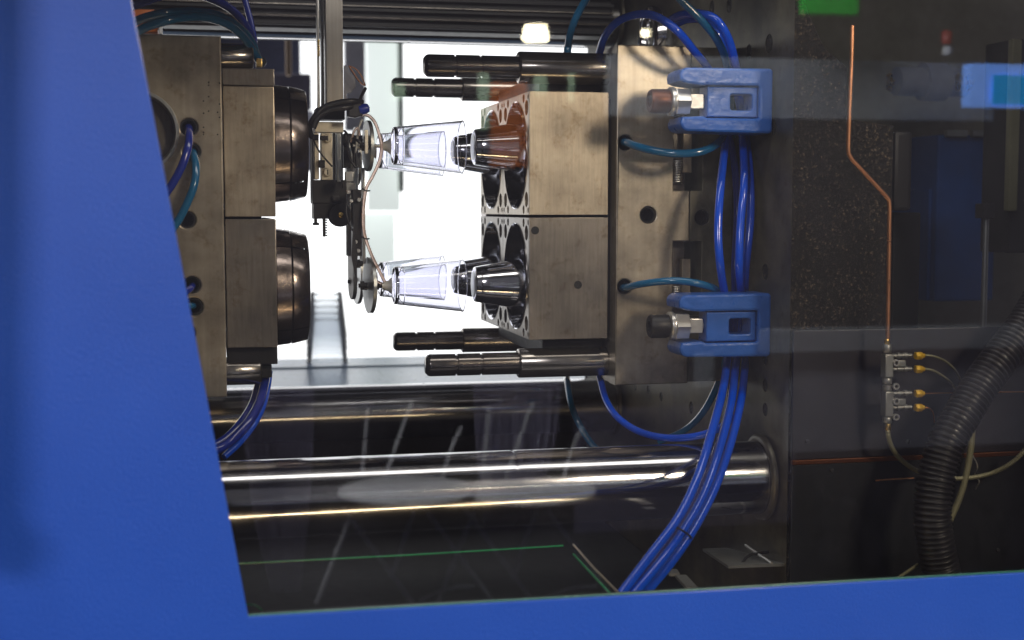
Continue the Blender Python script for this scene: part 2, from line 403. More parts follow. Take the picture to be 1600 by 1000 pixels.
# inner face: in the YZ plane, many holes
holes = []
for (px, py, r) in ((1098, 340, .0125), (1198, 68, .014), (1136, 8, .012), (1109, 12, .012), (1167, 80, .011), (1192, 602, .010), (1192, 640, .010), (1192, 560, .010), (1077, 637, .011), (1030, 620, .009), (1010, 609, .008), (990, 606, .006), (1205, 200, .011), (1192, 425, .012)):
    k = XPL; # solve depth on the plane x = XPL
    d = _f+_r*((px-800)/F)+_u*((500-py)/F); s = k/d.x
    holes.append((d.y*s, CZ+d.z*s, r))
holes = [h for h in holes if 1.84 < h[0] < 2.85]
loops = [[(1.8125, zf+.002), (2.90, zf+.002), (2.90, CZ+.755), (1.8125, CZ+.755)]]+[circ(h[0], h[1], h[2], 20) for h in holes]
obj('face_plate', sheet(loops, 0.012, (XPL+.0035, 0, 0), UY, UZ), 'platen_face', t_)
# lower machined lug and small bolts
tag(obj('locating_ring', lt((XPL-.006, 2.40, Z(52, 2.4)), -UX, [(0, .035), (.016, .035), (.020, .039), (.020, .050), (.015, .056), (0, .058)], 48), 'chrome'), 'polished steel ring flange behind the upper hoses', 'ring')

# dark machinery to the right of the platen
def blk(name, label, cat, x0, x1, y0, y1, Y, depth, mat, bev=.004):
    a = P(x0, y0, Y); b_ = P(x1, y1, Y)
    return tag(obj(name, bx(a.x, b_.x, Y, Y+depth, b_.z, a.z, bev=bev), mat), label, cat)
struct('inner_wall', bx(XPL+.1, 2.6, 2.95, 2.99, CZ-1.3, CZ+1.2), 'dark_wall')
blk('guide_housing', 'dark grey upright housing just right of the copper pipe', 'housing', 1399, 1424, 205, 329, 2.05, .12, 'duct', .006)
blk('support_column', 'black upright column under the dark housing', 'column', 1396, 1426, 332, 900, 2.08, .10, 'deep')
q = thing('navy_cabinet', 'dark navy blue cabinet deep on the right', 'cabinet', P(1500, 470, 2.6))
a = P(1466, 210, 2.6); b_ = P(1552, 470, 2.6)
obj('panel', bx(a.x, b_.x, 2.6, 2.8, b_.z, a.z, bev=.006), 'navy', q)
for x0, x1 in ((1478, 1510), (1518, 1545)):
    c = P(x0, 203, 2.59); d = P(x1, 214, 2.59); obj('catch', bx(c.x, d.x, 2.585, 2.598, d.z, c.z, bev=.002), 'greyplate', q)
blk('navy_side_panel', 'very dark blue panel between column and cabinet', 'panel', 1452, 1466, 295, 470, 2.62, .1, 'navy')
q = thing('actuator', 'slim grey actuator rod standing before the navy cabinet', 'actuator', P(1535, 560, 2.3))
a = P(1535, 560, 2.3); h1 = Z(342, 2.3, 1535)-a.z
obj('rod', lt(a, UZ, [(0, 0), (0, .0055), (h1, .0055), (h1, 0)], 16), 'greyplate', q)
c = P(1528, 318, 2.3); d = P(1545, 341, 2.3); obj('head', bx(c.x, d.x, 2.28, 2.31, d.z, c.z, bev=.002), 'duct', q)
blk('dark_post', 'dark grey post at the far right edge of the frame', 'post', 1586, 1640, 60, 395, 2.3, .1, 'duct')
blk('yellowish_strip', 'thin olive strip upright beside the right edge post', 'strip', 1582, 1590, 60, 330, 2.28, .015, 'braid')
yc_ = YP0-.010
q = thing('cover_panel', 'smooth dark violet cover panel below the rough platen, behind the manifold', 'cover', (1.6, yc_, CZ-1.0))
obj('upper_sheet', bx(XPL+.0035, 2.6, yc_, yc_+.006, Z(712, yc_, 1400), Z(516, yc_, 1300), bev=.001), 'purple_dark', q)
obj('trim_strip', bx(XPL+.0035, 2.6, yc_-.003, yc_+.005, Z(712, yc_, 1400)-.007, Z(712, yc_, 1400)-.0005, bev=.001), 'orange_brown', q)
obj('lower_sheet', bx(XPL+.0035, 2.6, yc_, yc_+.006, CZ-1.2, Z(712, yc_, 1400)-.0075, bev=.001), 'deepblue', q)
for px, py in ((1300, 735), (1560, 860), (1262, 690), (1420, 690)):
    a = P(px, py, yc_-.002); obj('rivet', lt(a, UY, [(0, 0), (0, .002), (.0015, .0032), (.0019, .0032)], 12), 'duct', q)
# nozzle discs
q = thing('nozzle_barrel', 'grey nozzle barrel with brass coloured end discs at upper right', 'nozzle', P(1440, 150, 2.7))
a = P(1385, 127, 2.7)
obj('barrel', lt(P(1400, 127, 2.7), UX, [(0, 0), (0, .030), (.06, .030), (.06, .040), (.11, .040), (.11, .030), (.16, .030), (.16, 0)], 32), 'hallgrey', q)
for px in (1385, 1492, 1508):
    obj('end_disc', lt(P(px, 129, 2.68), Vector((.9, -.45, 0)), [(0, 0), (0, .016), (.008, .020), (.012, .018), (.012, .008), (.016, .006), (.016, 0)], 28), 'brass', q)

# ================================================================= right mould half
XR0, XR1, XPA = X(827, YM), X(950, YM), X(963, YM-.02)
ZT, ZM, ZBm = Z(142, YM, 880), Z(337, YM, 880), Z(533, YM, 880)
CAV = 0.1955
YC = [YM+CAV/2, YM+CAV*1.5]
rm = thing('mould_half', 'right steel mould half with four large round recesses and grey blocks', 'mould', (XR1, YM+.2, ZBm), 'halves of the injection mould')
gap = .0022
recR = .0845
zc = [(ZT+ZM)/2, (ZM+ZBm)/2]
for iy, yc in enumerate(YC):
    for iz, z_ in enumerate(zc):
        y0, y1 = yc-CAV/2+gap*.3+(.0035 if iy == 0 else 0), yc+CAV/2-gap*.3
        hz = (ZT-ZM)/2-gap/2
        # body block, and face plate with holes
        lab = None
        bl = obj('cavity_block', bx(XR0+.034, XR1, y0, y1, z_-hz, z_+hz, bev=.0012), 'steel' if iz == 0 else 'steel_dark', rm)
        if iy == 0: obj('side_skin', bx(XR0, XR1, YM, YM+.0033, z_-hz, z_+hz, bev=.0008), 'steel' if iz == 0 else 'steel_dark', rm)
        hs = [circ(yc, z_, recR, 48)]
        for sy in (-1, 1):
            for sz in (-1, 1):
                hs.append(circ(yc+sy*.0775, z_+sz*.070, .0115, 16, ))
                hs.append(circ(yc+sy*.058, z_+sz*.0855, .0065, 12))
                hs.append(circ(yc+sy*.089, z_+sz*.086, .0040, 10))
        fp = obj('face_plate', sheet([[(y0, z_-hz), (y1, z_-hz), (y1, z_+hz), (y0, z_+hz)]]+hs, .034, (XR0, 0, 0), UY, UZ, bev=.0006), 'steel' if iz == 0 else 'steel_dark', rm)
        obj('recess_rim', lt((XR0-.0012, yc, z_), UX, [(.001, recR-.0012), (0, recR+.0003), (.010, recR-.0006), (.030, recR-.006), (.030, recR-.010), (.004, recR-.0035), (.001, recR-.0012)], 64), 'chrome', rm)
        obj('recess_floor', lt((XR0+.030, yc, z_), UX, [(0, 0), (0, recR-.004), (.003, recR-.004), (.003, 0)], 40), 'ringm', rm)
# screw and dowel holes in the lower near block front
for px, py, r in ((903, 445, .0062), (836, 360, .0062)):
    q = P(px, py, YM); obj('screw_plug', lt((q.x, YM-.0008, q.z), UY, [(0, 0), (0, r), (.003, r), (.003, 0)], 20), 'hole', rm)
# clamp plates
plY0 = YM-.02
XPB = X(1078, plY0); 
ZPT, ZPB = Z(70, plY0, 1000), Z(601, plY0, 1000)
s1 = (X(1052, plY0), X(1078, plY0)); 
slots = [(Z(298, plY0, 1060), Z(165, plY0, 1060)), (Z(495, plY0, 1060), Z(377, plY0, 1060))]
zs = [ZPB]+[v for s in sorted(slots) for v in s]+[ZPT]
def xzloop(l): return l
ol = [(XPA, ZPB), (XPB-.0008, ZPB)]
for a, b_ in sorted(slots): ol += [(XPB-.0008, a), (s1[0], a), (s1[0], b_), (XPB-.0008, b_)]
ol += [(XPB-.0008, ZPT), (XPA, ZPT)]
q1, q2, q3 = P(1013, 336, plY0), P(977, 223, plY0), P(976, 448, plY0)
obj('clamping_plate', sheet([ol, circ(q1.x, q1.z, .0128, 28), circ(q2.x, q2.z, .0120, 24), circ(q3.x, q3.z, .0118, 24)], .035, (0, plY0+.035, 0), UX, UZ, bev=.0018), 'plate', rm)
obj('clamping_plate_core', bx(XPA+.0008, s1[0]-.003, plY0+.036, 2.62, ZPB+.0005, ZPT-.0005, bev=.0006), 'plate', rm)
for q in (q1, q2, q3):
    obj('hole_bush', lt((q.x, plY0+.004, q.z), UY, [(0, .0105), (0, .0116), (.03, .0116), (.03, 0)], 24), 'hole', rm)
obj('slot_wall', bx(s1[0]+.001, XPB+.001, plY0+.030, 2.5, ZPB+.003, ZPT-.003), 'steel_dark', rm)
# backing plate (right of the seam)
XB1 = XPL-.0005
s2 = X(1098, plY0)
ol = [(XPB+.0008, ZPB+.002), (XB1, ZPB+.002), (XB1, ZPT-.001), (XPB+.0008, ZPT-.001)]
for a, b_ in sorted(slots, reverse=True): ol += [(XPB+.0008, b_), (s2, b_), (s2, a), (XPB+.0008, a)]
q4 = P(1098, 340, plY0)
obj('backing_plate', sheet([ol, circ(q4.x, q4.z, .0125, 24)], .028, (0, plY0+.031, 0), UX, UZ, bev=.0008), 'platen_face', rm)
obj('backing_plate_core', bx(s2+.002, XB1-.001, plY0+.033, 2.6, ZPB+.004, ZPT-.003), 'platen_face', rm)
obj('hole_bush', lt((q4.x, plY0+.006, q4.z), UY, [(0, .0105), (0, .0124), (.024, .0124), (.024, 0)], 24), 'hole', rm)
# springs seen inside the slots
for a, b_ in slots:
    pts = []
    zc_ = a+.02
    for i in range(12*10):
        an = 2*PI*i/12; pts.append((s1[0]+.012+.008*math.cos(an), plY0+.020+.008*math.sin(an), a+.012+.0035*i/12*1.0))
    zt9 = b_-.03 if a > slots[1][0]+.01 else b_-.028
    obj('slot_post', bx(s1[0]+.020, s1[0]+.034, plY0+.014, plY0+.028, a+.028, b_-.028, bev=.001), 'steel', rm)
    obj('spring', tb(pts, .0013, n=6, seg=1, smoothp=False), 'zinc', rm)

# cores (chrome plugs)
for iy, yc in enumerate(YC):
    for iz, z_ in enumerate(zc):
        xt = X(740, YC[0], 440); L = X(809, YC[0], 440)-xt
        cz = z_ - 0.0 + (P(0, 0, 1).z*0)
        zz = Z(230 if iz == 0 else 444, YC[0], 760)
        core = obj('core', lt((xt, yc, zz), UX, [(0, 0), (0, .0245), (.0015, .0275), (.008, .0290), (.0085, .0284), (.010, .0293), (.022, .0312), (L, .0395), (L+.004, .0395), (L+.004, .024), (XR0+.031-xt, .024)], 56), 'chrome', rm, sm=25)
        obj('core_tip', lt((xt-.0012, yc, zz), UX, [(0, 0), (0, .019), (.0012, .021)], 32), 'face', core)

# guide pins
def guide(yc, zz, tip, sh, r, R2, label):
    g = obj('guide_sleeve', lt((sh, yc, zz), UX, [(0, r), (0, R2-.002), (.002, R2), (XPA-sh-.0005, R2)], 40), 'sleeve', rm)
    L = sh-tip
    prof = [(0, 0), (0, r-.005), (.004, r-.001), (.007, r)]
    for k in (L*.33, L*.60):
        prof += [(k-.0020, r), (k-.0012, r-.0026), (k+.0012, r-.0026), (k+.0020, r)]
    prof += [(L+.01, r)]
    obj('guide_pin', lt((tip, yc, zz), UX, prof, 40), 'pin', g)
yp0, yp1 = 2.085, 2.47
tipN, shN = X(662, yp0, 103), X(809, yp0, 103)
zpu, zpl = Z(104, yp0, 740), Z(569, yp0, 740)
zpuf, zplf = zpu, zpl
guide(yp0, zpu, tipN, shN, .0172, .0245, '')
guide(yp0, zpl, tipN, shN, .0172, .0230, '')
guide(yp1, zpuf, tipN, shN-.02, .0172, .0225, '')
guide(yp1, zplf, tipN, shN-.02, .0172, .0225, '')
# upper mould carrier bits behind the blocks
obj('rear_block', bx(XR0+.01, XPA, YM+2*CAV+.002, YM+2*CAV+.05, ZBm+.02, ZT-.02, bev=.002), 'ringm', rm)
obj('spacer', bx(XR1+.0005, XPA-.0005, YM+.012, YM+2*CAV, ZBm+.01, ZT-.01), 'black', rm)
obj('lower_wedge', bx(XR0+.03, XPA-.001, YM+.04, YM+2*CAV-.01, ZBm-.028, ZBm-.001, bev=.004), 'black', rm)
obj('upper_wedge', bx(XR0+.03, XPA-.001, YM+.06, YM+2*CAV-.01, ZT+.001, ZT+.03, bev=.004), 'black', rm)

# ================================================================= left mould half
lm = thing('mould_half', 'left steel mould half with dark round plugs, on a tall grey plate', 'mould', (X(390, YM), YM+.2, Z(570, YM)), 'halves of the injection mould')
XL0, XL1 = X(352, YM), X(431, YM)
XLP = X(350, YM-.03)
pl = YM-.03
ZLT, ZLB = Z(55, pl, 300), Z(621, pl, 340)
holes = [P(px, py, pl) for px, py in ((295, 199), (299, 237), (292, 343), (300, 445), (303, 479), (291, 520))]
ol = [(X(100, pl), ZLB), (XLP, ZLB), (XLP, ZLT), (X(100, pl), ZLT)]
pk = P(214, 205, pl)
obj('pocket_floor', lt((pk.x, pl+.026, pk.z), UY, [(0, 0), (0, .055), (.003, .055), (.003, 0)], 48), 'steel_dark', lm)
obj('pocket_rim', lt((pk.x, pl-.0012, pk.z), UY, [(0, .0535), (0, .0575), (.004, .059), (.012, .0525), (.012, .0505), (0, .0535)], 64), 'face', lm)
obj('platen_plate', sheet([ol]+[circ(pk.x, pk.z, .055, 48)]+[circ(h.x, h.z, .0125 if i != 4 else .013, 24) for i, h in enumerate(holes)], .04, (0, pl+.04, 0), UX, UZ, bev=.0022), 'plate', lm)
obj('platen_plate_core', bx(X(100, pl), XLP-.0008, pl+.041, 2.62, ZLB+.001, ZLT-.001), 'plate', lm)
for h in holes: obj('hole_bush', lt((h.x, pl+.003, h.z), UY, [(0, .0098), (0, .0122), (.034, .0122), (.034, 0)], 24), 'hole', lm)
for i in range(16):
    q = P(random.choice((318, 326, 340, 343)), random.uniform(125, 215), pl)
    obj('drill_mark', lt((q.x, pl-.0006, q.z), UY, [(0, 0), (0, .0011), (.001, .0011)], 8), 'hole', lm)
zU = (Z(135, YM, 390), Z(338.5, YM, 390)); zL = (Z(342.5, YM, 390), Z(543, YM, 390))
for yc in YC:
    for iz, (za, zb2) in enumerate((zU, zL)):
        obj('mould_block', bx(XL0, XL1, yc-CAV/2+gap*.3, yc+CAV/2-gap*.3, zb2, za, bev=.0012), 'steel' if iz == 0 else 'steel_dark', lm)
        zz = Z(225 if iz == 0 else 449, YC[0], 450)
        Lr = X(478, YC[0])-XL1
        # sectors of two rings with visible joints
        cuts = [(-.25, 1.30), (1.33, 2.9), (2.93, 4.5), (4.53, 6.003)]
        for (s0, s1_, r0, r1) in ((0, .0235, .0895, .0865), (.0245, Lr, .0872, .0815)):
            for a0, a1 in cuts:
                bm_ = bmesh.new()
                e = .0022 if s1_ > .03 else .001
                lathe(bm_, (XL1+.0005, yc, zz), UX, [(s0, .0), (s0, r0-.001), (s0+.001, r0), (s1_-e, r1+.0005), (s1_, r1-e), (s1_, .0)], 14, a0-.55, a1-.55)
                bmesh.ops.remove_doubles(bm_, verts=bm_.verts, dist=1e-5)
                obj('ring_segment', bm_, 'ringm', lm)
obj('added_gap_filler', bx(XLP+.001, XL1-.02, YM+.02, YM+2*CAV, zL[0]-.01, zU[1]+.01), 'black', lm)  # unseen dark filler added to darken the gap between the blocks
# top pieces
def lbox(name, x0, x1, y0, y1, Y, d, mat, par, bev=.0015):
    a = P(x0, y0, Y); b_ = P(x1, y1, Y); return obj(name, bx(a.x, b_.x, Y, Y+d, b_.z, a.z, bev=bev), mat, par)
a = P(349, 88, YM+.03)
obj('bushing', lt((XLP+.0005, YM+.03, a.z), UX, [(0, .019), (X(399, YM+.03)-XLP-.003, .019), (X(399, YM+.03)-XLP, .016), (X(399, YM+.03)-XLP, 0)], 32), 'sleeve', lm)
lbox('upper_keeper', 347, 429, 106, 134.6, YM+.012, .30, 'steel_dark', lm)
lbox('lower_keeper', 355, 434, 543.4, 569, YM+.02, .30, 'black', lm)
a = P(355, 580, YM+.035)
obj('bushing', lt((XLP+.0005, YM+.035, a.z), UX, [(0, .021), (X(405, YM+.03)-XLP-.003, .021), (X(405, YM+.03)-XLP, .018), (X(405, YM+.03)-XLP, 0)], 32), 'sleeve', lm)
lbox('lower_bracket', 405, 425, 570, 590, YM+.04, .05, 'black', lm)
lbox('hose_fitting', 400, 410, 91, 105, YM+.03, .012, 'brass', lm)
obj('fitting_nut', sheet([hexprof(P(409, 96, YM+.03).x, P(409, 96, YM+.03).z, .008)], .012, (0, YM+.05, 0), UX, UZ, bev=.0008), 'black', lm)

# orange cap behind the hoses, upper left
q = thing('orange_box', 'orange box behind the teal hoses at upper left', 'box', P(230, 52, 2.3))
a = P(195, 12, 2.3); b_ = P(249, 52, 2.3)
obj('body', bx(a.x, b_.x, 2.3, 2.4, b_.z, a.z, bev=.010), 'orange', q)
a = P(248, 36, 2.3); b_ = P(254, 54, 2.3); obj('latch', bx(a.x, b_.x, 2.29, 2.31, b_.z, a.z, bev=.002), 'white', q)

# ================================================================= clamps
def clampf(px0, py0, label, orange):
    YK = 1.886
    o = P(px0, py0, YK); t_ = thing('mould_clamp', label, 'clamp', (o.x, YK, o.z-.05), 'blue mould clamps')
    s = YK/(YM)*0.976
    k = 0.001*0.897
    kx = k*1.105
    def q(l): return [(o.x+a*kx, o.z-b_*k) for a, b_ in l]
    # forked body, origin at the upper left tip, pixels right and down
    def arc(cx, cy, r, a0, a1, n=6): return [(cx+r*math.cos(math.radians(a0+(a1-a0)*i/n)), cy+r*math.sin(math.radians(a0+(a1-a0)*i/n))) for i in range(n+1)]
    body = arc(12, 13, 13, 180, 270)+arc(136, 5, 6, 270, 360)+arc(136, 97, 6, 0, 90)+arc(14, 88, 13, 100, 190)+[(4, 78), (36, 76)]+[(41, 79), (118, 79)]+arc(118, 75, 4, 90, 0, 3)+arc(118, 31, 4, 0, -90, 3)+[(41, 27), (34, 28), (10, 25), (0, 21)]
    obj('clamp_body', sheet([q(body)], .062, (0, YK+.060, 0), UX, UZ, bev=.0036), 'clamp', t_)
    ins = [(44, 29), (44, 77), (121, 77), (121, 29)]
    w2 = roundrect(79, 40, 113, 66, 4, 3)
    obj('clamp_insert', sheet([q(ins), q(w2)], .036, (0, YK+.041, 0), UX, UZ, bev=.002), 'clamp', t_)
    yb = YK+.024
    zc_ = o.z-52*k
    obj('bolt_shank', lt((o.x-12*k, yb, zc_), UX, [(0, 0), (0, .0085), (60*k, .0085), (60*k, 0)], 24), 'zinc', t_)
    obj('slide_block', bx(o.x+20*k, o.x+46*k, yb-.0095, yb+.012, zc_-.0105, zc_+.0105, bev=.001), 'zinc', t_)
    obj('bolt_nut', sheet([hexprof(yb, zc_, .0205)], .021, (o.x-1*k, 0, 0), UY, UZ, bev=.0012), 'zinc', t_)
    obj('washer', lt((o.x-10*k, yb, zc_), UX, [(0, .006), (0, .0195), (.0015, .021), (.0065, .021), (.008, .019), (.008, .006)], 32), 'zinc', t_)
    obj('bolt_head', lt((o.x-42*k, yb, zc_), UX, [(.016, 0), (.016, .0085), (0, .0085), (0, .0155), (.003, .0175), (.024, .0175), (.0285, .0165), (.029, .0)], 32), 'orange_brown' if orange else 'black', t_)  # orange reflection on the upper head is put into its colour
    return t_
clampf(1063, 105, 'upper blue cast clamp with orange brown bolt head', True)
clampf(1062, 461, 'lower blue cast clamp with black bolt head', False)

# ================================================================= hoses
def hose(pts, r, mat, label, cat='hose', group='cooling hoses', end=None, **k):
    pp = [P(*p_) for p_ in pts]
    o = tag(obj('hose', tb(pp, r, **k), mat), label, cat, group); return o
r_ = .0062
# along the platen, over the clamps and down
hose([(936, 84, 2.10), (946, 55, 2.06), (968, 32, 2.02), (1000, 22, 1.98), (1028, 27, 1.95), (1058, 48, 1.93), (1085, 80, 1.95), (1108, 110, 1.99), (1124, 160, 2.0), (1133, 215, 1.98), (1126, 290, 1.93), (1122, 360, 1.91), (1126, 420, 1.91), (1134, 470, 1.96), (1140, 520, 1.98), (1136, 565, 1.96), (1128, 615, 1.88), (1112, 675, 1.80), (1090, 745, 1.74), (1062, 805, 1.70), (1018, 865, 1.66), (972, 925, 1.63), (930, 975, 1.60)], r_, 'hose_blue', 'bright blue hose arching highest left then running down left of the bundle')
hose([(1040, 36, 2.00), (1062, 24, 1.96), (1092, 21, 1.93), (1118, 30, 1.91), (1136, 56, 1.91), (1147, 90, 1.93), (1155, 130, 1.98), (1160, 205, 1.97), (1163, 280, 1.92), (1157, 350, 1.91), (1155, 420, 1.91), (1159, 470, 1.96), (1158, 520, 1.98), (1150, 565, 1.96), (1143, 625, 1.89), (1126, 695, 1.81), (1100, 770, 1.75), (1065, 832, 1.70), (1030, 880, 1.66), (988, 930, 1.63), (940, 985, 1.60)], r_, 'hose_blue', 'bright blue hose in the middle of the bundle under the lower clamp')
hose([(1050, 40, 2.04), (1075, 30, 2.0), (1100, 32, 1.97), (1120, 52, 1.95), (1134, 84, 1.96), (1148, 130, 2.0), (1164, 205, 1.985), (1172, 280, 1.94), (1172, 350, 1.93), (1165, 420, 1.93), (1164, 470, 1.97), (1168, 520, 1.99), (1165, 565, 1.97), (1158, 625, 1.90), (1141, 695, 1.83), (1116, 765, 1.77), (1082, 830, 1.72), (1046, 882, 1.68), (1004, 932, 1.65), (960, 985, 1.62)], r_, 'hose_blue', 'bright blue hose on the right side of the bundle')
hose([(1100, 90, 2.05), (1122, 150, 2.04), (1140, 215, 2.02), (1148, 260, 2.02), (1152, 330, 2.02), (1148, 420, 2.0), (1150, 500, 2.0), (1147, 565, 1.98), (1138, 640, 1.90), (1118, 710, 1.83), (1090, 780, 1.77), (1060, 832, 1.725), (1020, 885, 1.69), (975, 940, 1.66)], r_*.95, 'hose_navy', 'dark navy hose tucked behind the blue bundle')
hose([(1052, -12, 1.92), (1072, 8, 1.92), (1098, 34, 1.92), (1120, 62, 1.93), (1134, 96, 1.96), (1142, 150, 2.02), (1146, 215, 2.04)], r_*.95, 'hose_teal', 'teal hose coming down from the top edge to the upper clamp')
hose([(925, -15, 2.15), (908, 12, 2.17), (895, 40, 2.18), (888, 70, 2.2), (886, 120, 2.25), (886, 330, 2.66), (885, 560, 2.5), (887, 600, 2.42), (897, 645, 2.36), (925, 694, 2.34), (960, 722, 2.34)], r_, 'hose_teal', 'teal hose hanging at the back of the right mould half')
hose([(937, 588, 2.12), (947, 625, 2.08), (965, 652, 2.03), (998, 674, 1.98), (1040, 684, 1.93), (1085, 682, 1.9), (1122, 670, 1.88), (1145, 652, 1.9)], r_*.9, 'hose_blue', 'blue hose looping low beneath the right clamping plate')
hose([(1135, 560, 2.03), (1120, 604, 2.05), (1098, 645, 2.08), (1070, 672, 2.12), (1030, 690, 2.16)], r_*.9, 'hose_teal', 'teal hose curling away under the lower clamp')
hose([(972, 222, 2.06), (980, 223, 2.02), (1000, 230, 1.985), (1030, 237, 1.96), (1062, 240, 1.945), (1095, 237, 1.94), (1118, 226, 1.95), (1134, 208, 1.99)], r_, 'hose_teal', 'teal hose leaving the upper hole of the clamping plate')
hose([(970, 449, 2.06), (979, 449, 2.02), (1000, 444, 1.985), (1030, 440, 1.96), (1062, 439, 1.945), (1095, 444, 1.94), (1118, 452, 1.95), (1136, 466, 1.985)], r_*.92, 'hose_teal', 'teal hose leaving the lower hole of the clamping plate')
# cable tie round the bundle
tag(obj('cable_tie', tb([P(*p_) for p_ in ((1046, 822, 1.70), (1056, 824, 1.685), (1068, 830, 1.68), (1080, 840, 1.70), (1074, 842, 1.75), (1056, 832, 1.75), (1046, 822, 1.72))], .0014, n=6), 'plastic_black'), 'thin black cable tie around the blue hose bundle', 'cable tie')
# left side hoses
hose([(292, 198, 2.07), (295, 202, 2.02), (295, 222, 1.99), (288, 250, 1.98), (275, 278, 1.98), (258, 304, 1.98), (240, 325, 1.98)], r_*.95, 'hose_navy', 'navy hose out of the upper hole of the left plate')
hose([(299, 236, 2.07), (302, 240, 2.02), (306, 262, 2.0), (303, 290, 1.99), (292, 318, 1.99), (280, 342, 1.99), (262, 368, 1.99)], r_*.95, 'hose_teal', 'teal hose out of the left plate beside the navy one')
hose([(301, 444, 2.07), (300, 448, 2.02), (292, 455, 2.0), (275, 462, 1.99)], r_*.8, 'hose_navy', 'short navy hose end at the left plate lower hole')
hose([(306, 478, 2.07), (300, 478, 2.02), (288, 478, 2.0), (270, 480, 1.99)], r_*.8, 'hose_teal', 'short teal hose end at the left plate lower hole')
hose([(200, 40, 2.0), (225, 28, 2.0), (260, 20, 2.0), (300, 18, 2.02), (340, 24, 2.04), (372, 42, 2.06), (392, 64, 2.08), (404, 94, 2.1)], r_, 'hose_teal', 'upper teal hose arching over the left plate')
hose([(195, 62, 1.98), (225, 44, 1.98), (262, 32, 1.98), (305, 26, 2.0), (345, 33, 2.02), (375, 52, 2.05), (396, 80, 2.08), (406, 96, 2.09)], r_, 'hose_teal', 'lower teal hose arching over the left plate')
hose([(200, 12, 2.02), (222, 4, 2.02), (260, -8, 2.02), (300, -10, 2.04), (340, 2, 2.06), (370, 22, 2.1), (388, 48, 2.12), (397, 70, 2.14)], r_, 'hose_navy', 'navy hose arching above the two teal hoses')
hose([(378, -20, 2.2), (384, 5, 2.2), (392, 35, 2.2), (398, 66, 2.2)], r_*.8, 'hose_navy', 'navy hose dropping from the top edge behind the arches')
hose([(416, 582, 2.12), (413, 602, 2.1), (405, 630, 2.07), (388, 660, 2.04), (362, 688, 2.02), (335, 705, 2.0), (300, 720, 2.0)], .0070, 'hose_navy', 'navy hose curving down under the left mould half')
hose([(410, 582, 2.14), (404, 605, 2.12), (394, 635, 2.09), (374, 665, 2.06), (350, 688, 2.04), (315, 705, 2.02)], .0070, 'hose_navy', 'second navy hose under the left mould half')
hose([(421, 580, 2.13), (418, 604, 2.12), (411, 634, 2.09), (396, 664, 2.06), (374, 692, 2.04), (350, 714, 2.02)], .0050, 'hose_blue', 'thin blue hose under the left mould half')

# ================================================================= right foreground plumbing
tag(obj('copper_pipe', tb([P(*p_) for p_ in ((1332, 40, 1.75), (1331, 90, 1.75), (1328, 160, 1.75), (1325.5, 230, 1.75), (1326, 240, 1.75), (1331, 249, 1.75), (1384, 306, 1.75), (1389, 313, 1.75), (1390, 324, 1.75), (1389, 400, 1.75), (1387, 544, 1.75))], .0029, n=12, smoothp=False), 'copper'), 'bent copper pipe running down in front of the dark platen', 'pipe')
mf = thing('lubrication_manifold', 'small grey metering manifold with yellow tipped outlets on the copper pipe', 'manifold', P(1386, 660, 1.75))
def vpos(px, py): return P(px, py, 1.75)
def vcyl(name, px, y0, y1, r, mat, par):
    a = P(px, y1, 1.75); b_ = P(px, y0, 1.75); h = b_.z-a.z
    return obj(name, lt(a, UZ, [(0, 0), (0, r*.92), (h*.06, r), (h*.94, r), (h, r*.92), (h, 0)], 20), mat, par)
for (y0, y1) in ((553, 589), (611, 650)):
    a = P(1386, y1, 1.75); b_ = P(1386, y0, 1.75)
    obj('block', bx(a.x-.0065, a.x+.0060, 1.7425, 1.7575, a.z, b_.z, bev=.0015), 'cast_metal', mf)
vcyl('union', 1386, 538, 551, .0062, 'cast_metal', mf); vcyl('union', 1386, 590, 600, .0066, 'cast_metal', mf)
vcyl('union', 1386, 601.5, 610, .0066, 'cast_metal', mf); vcyl('union', 1386, 651, 661, .0066, 'cast_metal', mf)
vcyl('brass_neck', 1386, 530, 538, .0036, 'brass', mf); vcyl('hose_neck', 1387, 661, 672, .0042, 'brass', mf)
for py in (556, 577, 615, 637):
    a = P(1393, py, 1.75)
    st = obj('outlet', lt(a, UX, [(0, 0), (0, .0030), (.008, .0030), (.008, .0042), (.012, .0042), (.012, .0033), (.018, .0033), (.018, .0044), (.023, .0044), (.023, .0028), (.030, .0028), (.030, 0)], 16), 'cast_metal', mf)
    q = P(1430, py, 1.75)
    obj('yellow_tip', lt(q, UX, [(0, 0), (0, .0052), (.0015, .0058), (.009, .0058), (.011, .0040), (.014, .0030), (.014, 0)], 6), 'yellow', st)
for py in (568, 628):
    a = P(1395, py, 1.75); obj('bracket', bx(a.x, a.x+.018, 1.746, 1.754, a.z-.0045, a.z+.0045, bev=.001), 'cast_metal', mf)
for py in (567, 604, 627, 652):
    a = P(1401, py, 1.740); obj('eyelet', lt(a, UY, [(0, .0028), (0, .0046), (.004, .0046), (.004, .0028), (0, .0028)], 18), 'zinc', mf)
def tubeobj(name, pts, r, mat, label, cat, group=None, **k): return tag(obj(name, tb([P(*p_) for p_ in pts], r, **k), mat), label, cat, group)
tubeobj('oil_line', [(1444, 555, 1.75), (1460, 557, 1.75), (1478, 565, 1.76), (1492, 578, 1.77), (1500, 592, 1.78)], .0016, 'braid', 'thin pale oil line curving from the top yellow tip', 'oil line', n=8)
tubeobj('oil_line', [(1444, 576, 1.75), (1458, 579, 1.75), (1474, 588, 1.76), (1486, 598, 1.77), (1496, 612, 1.78)], .0016, 'braid', 'thin pale oil line curving from the second yellow tip', 'oil line', n=8)
tubeobj('oil_line', [(1446, 615, 1.75), (1480, 614, 1.76), (1540, 613, 1.77), (1620, 612, 1.78)], .0009, 'copper', 'fine copper line running straight right behind the conduit', 'oil line', n=8)
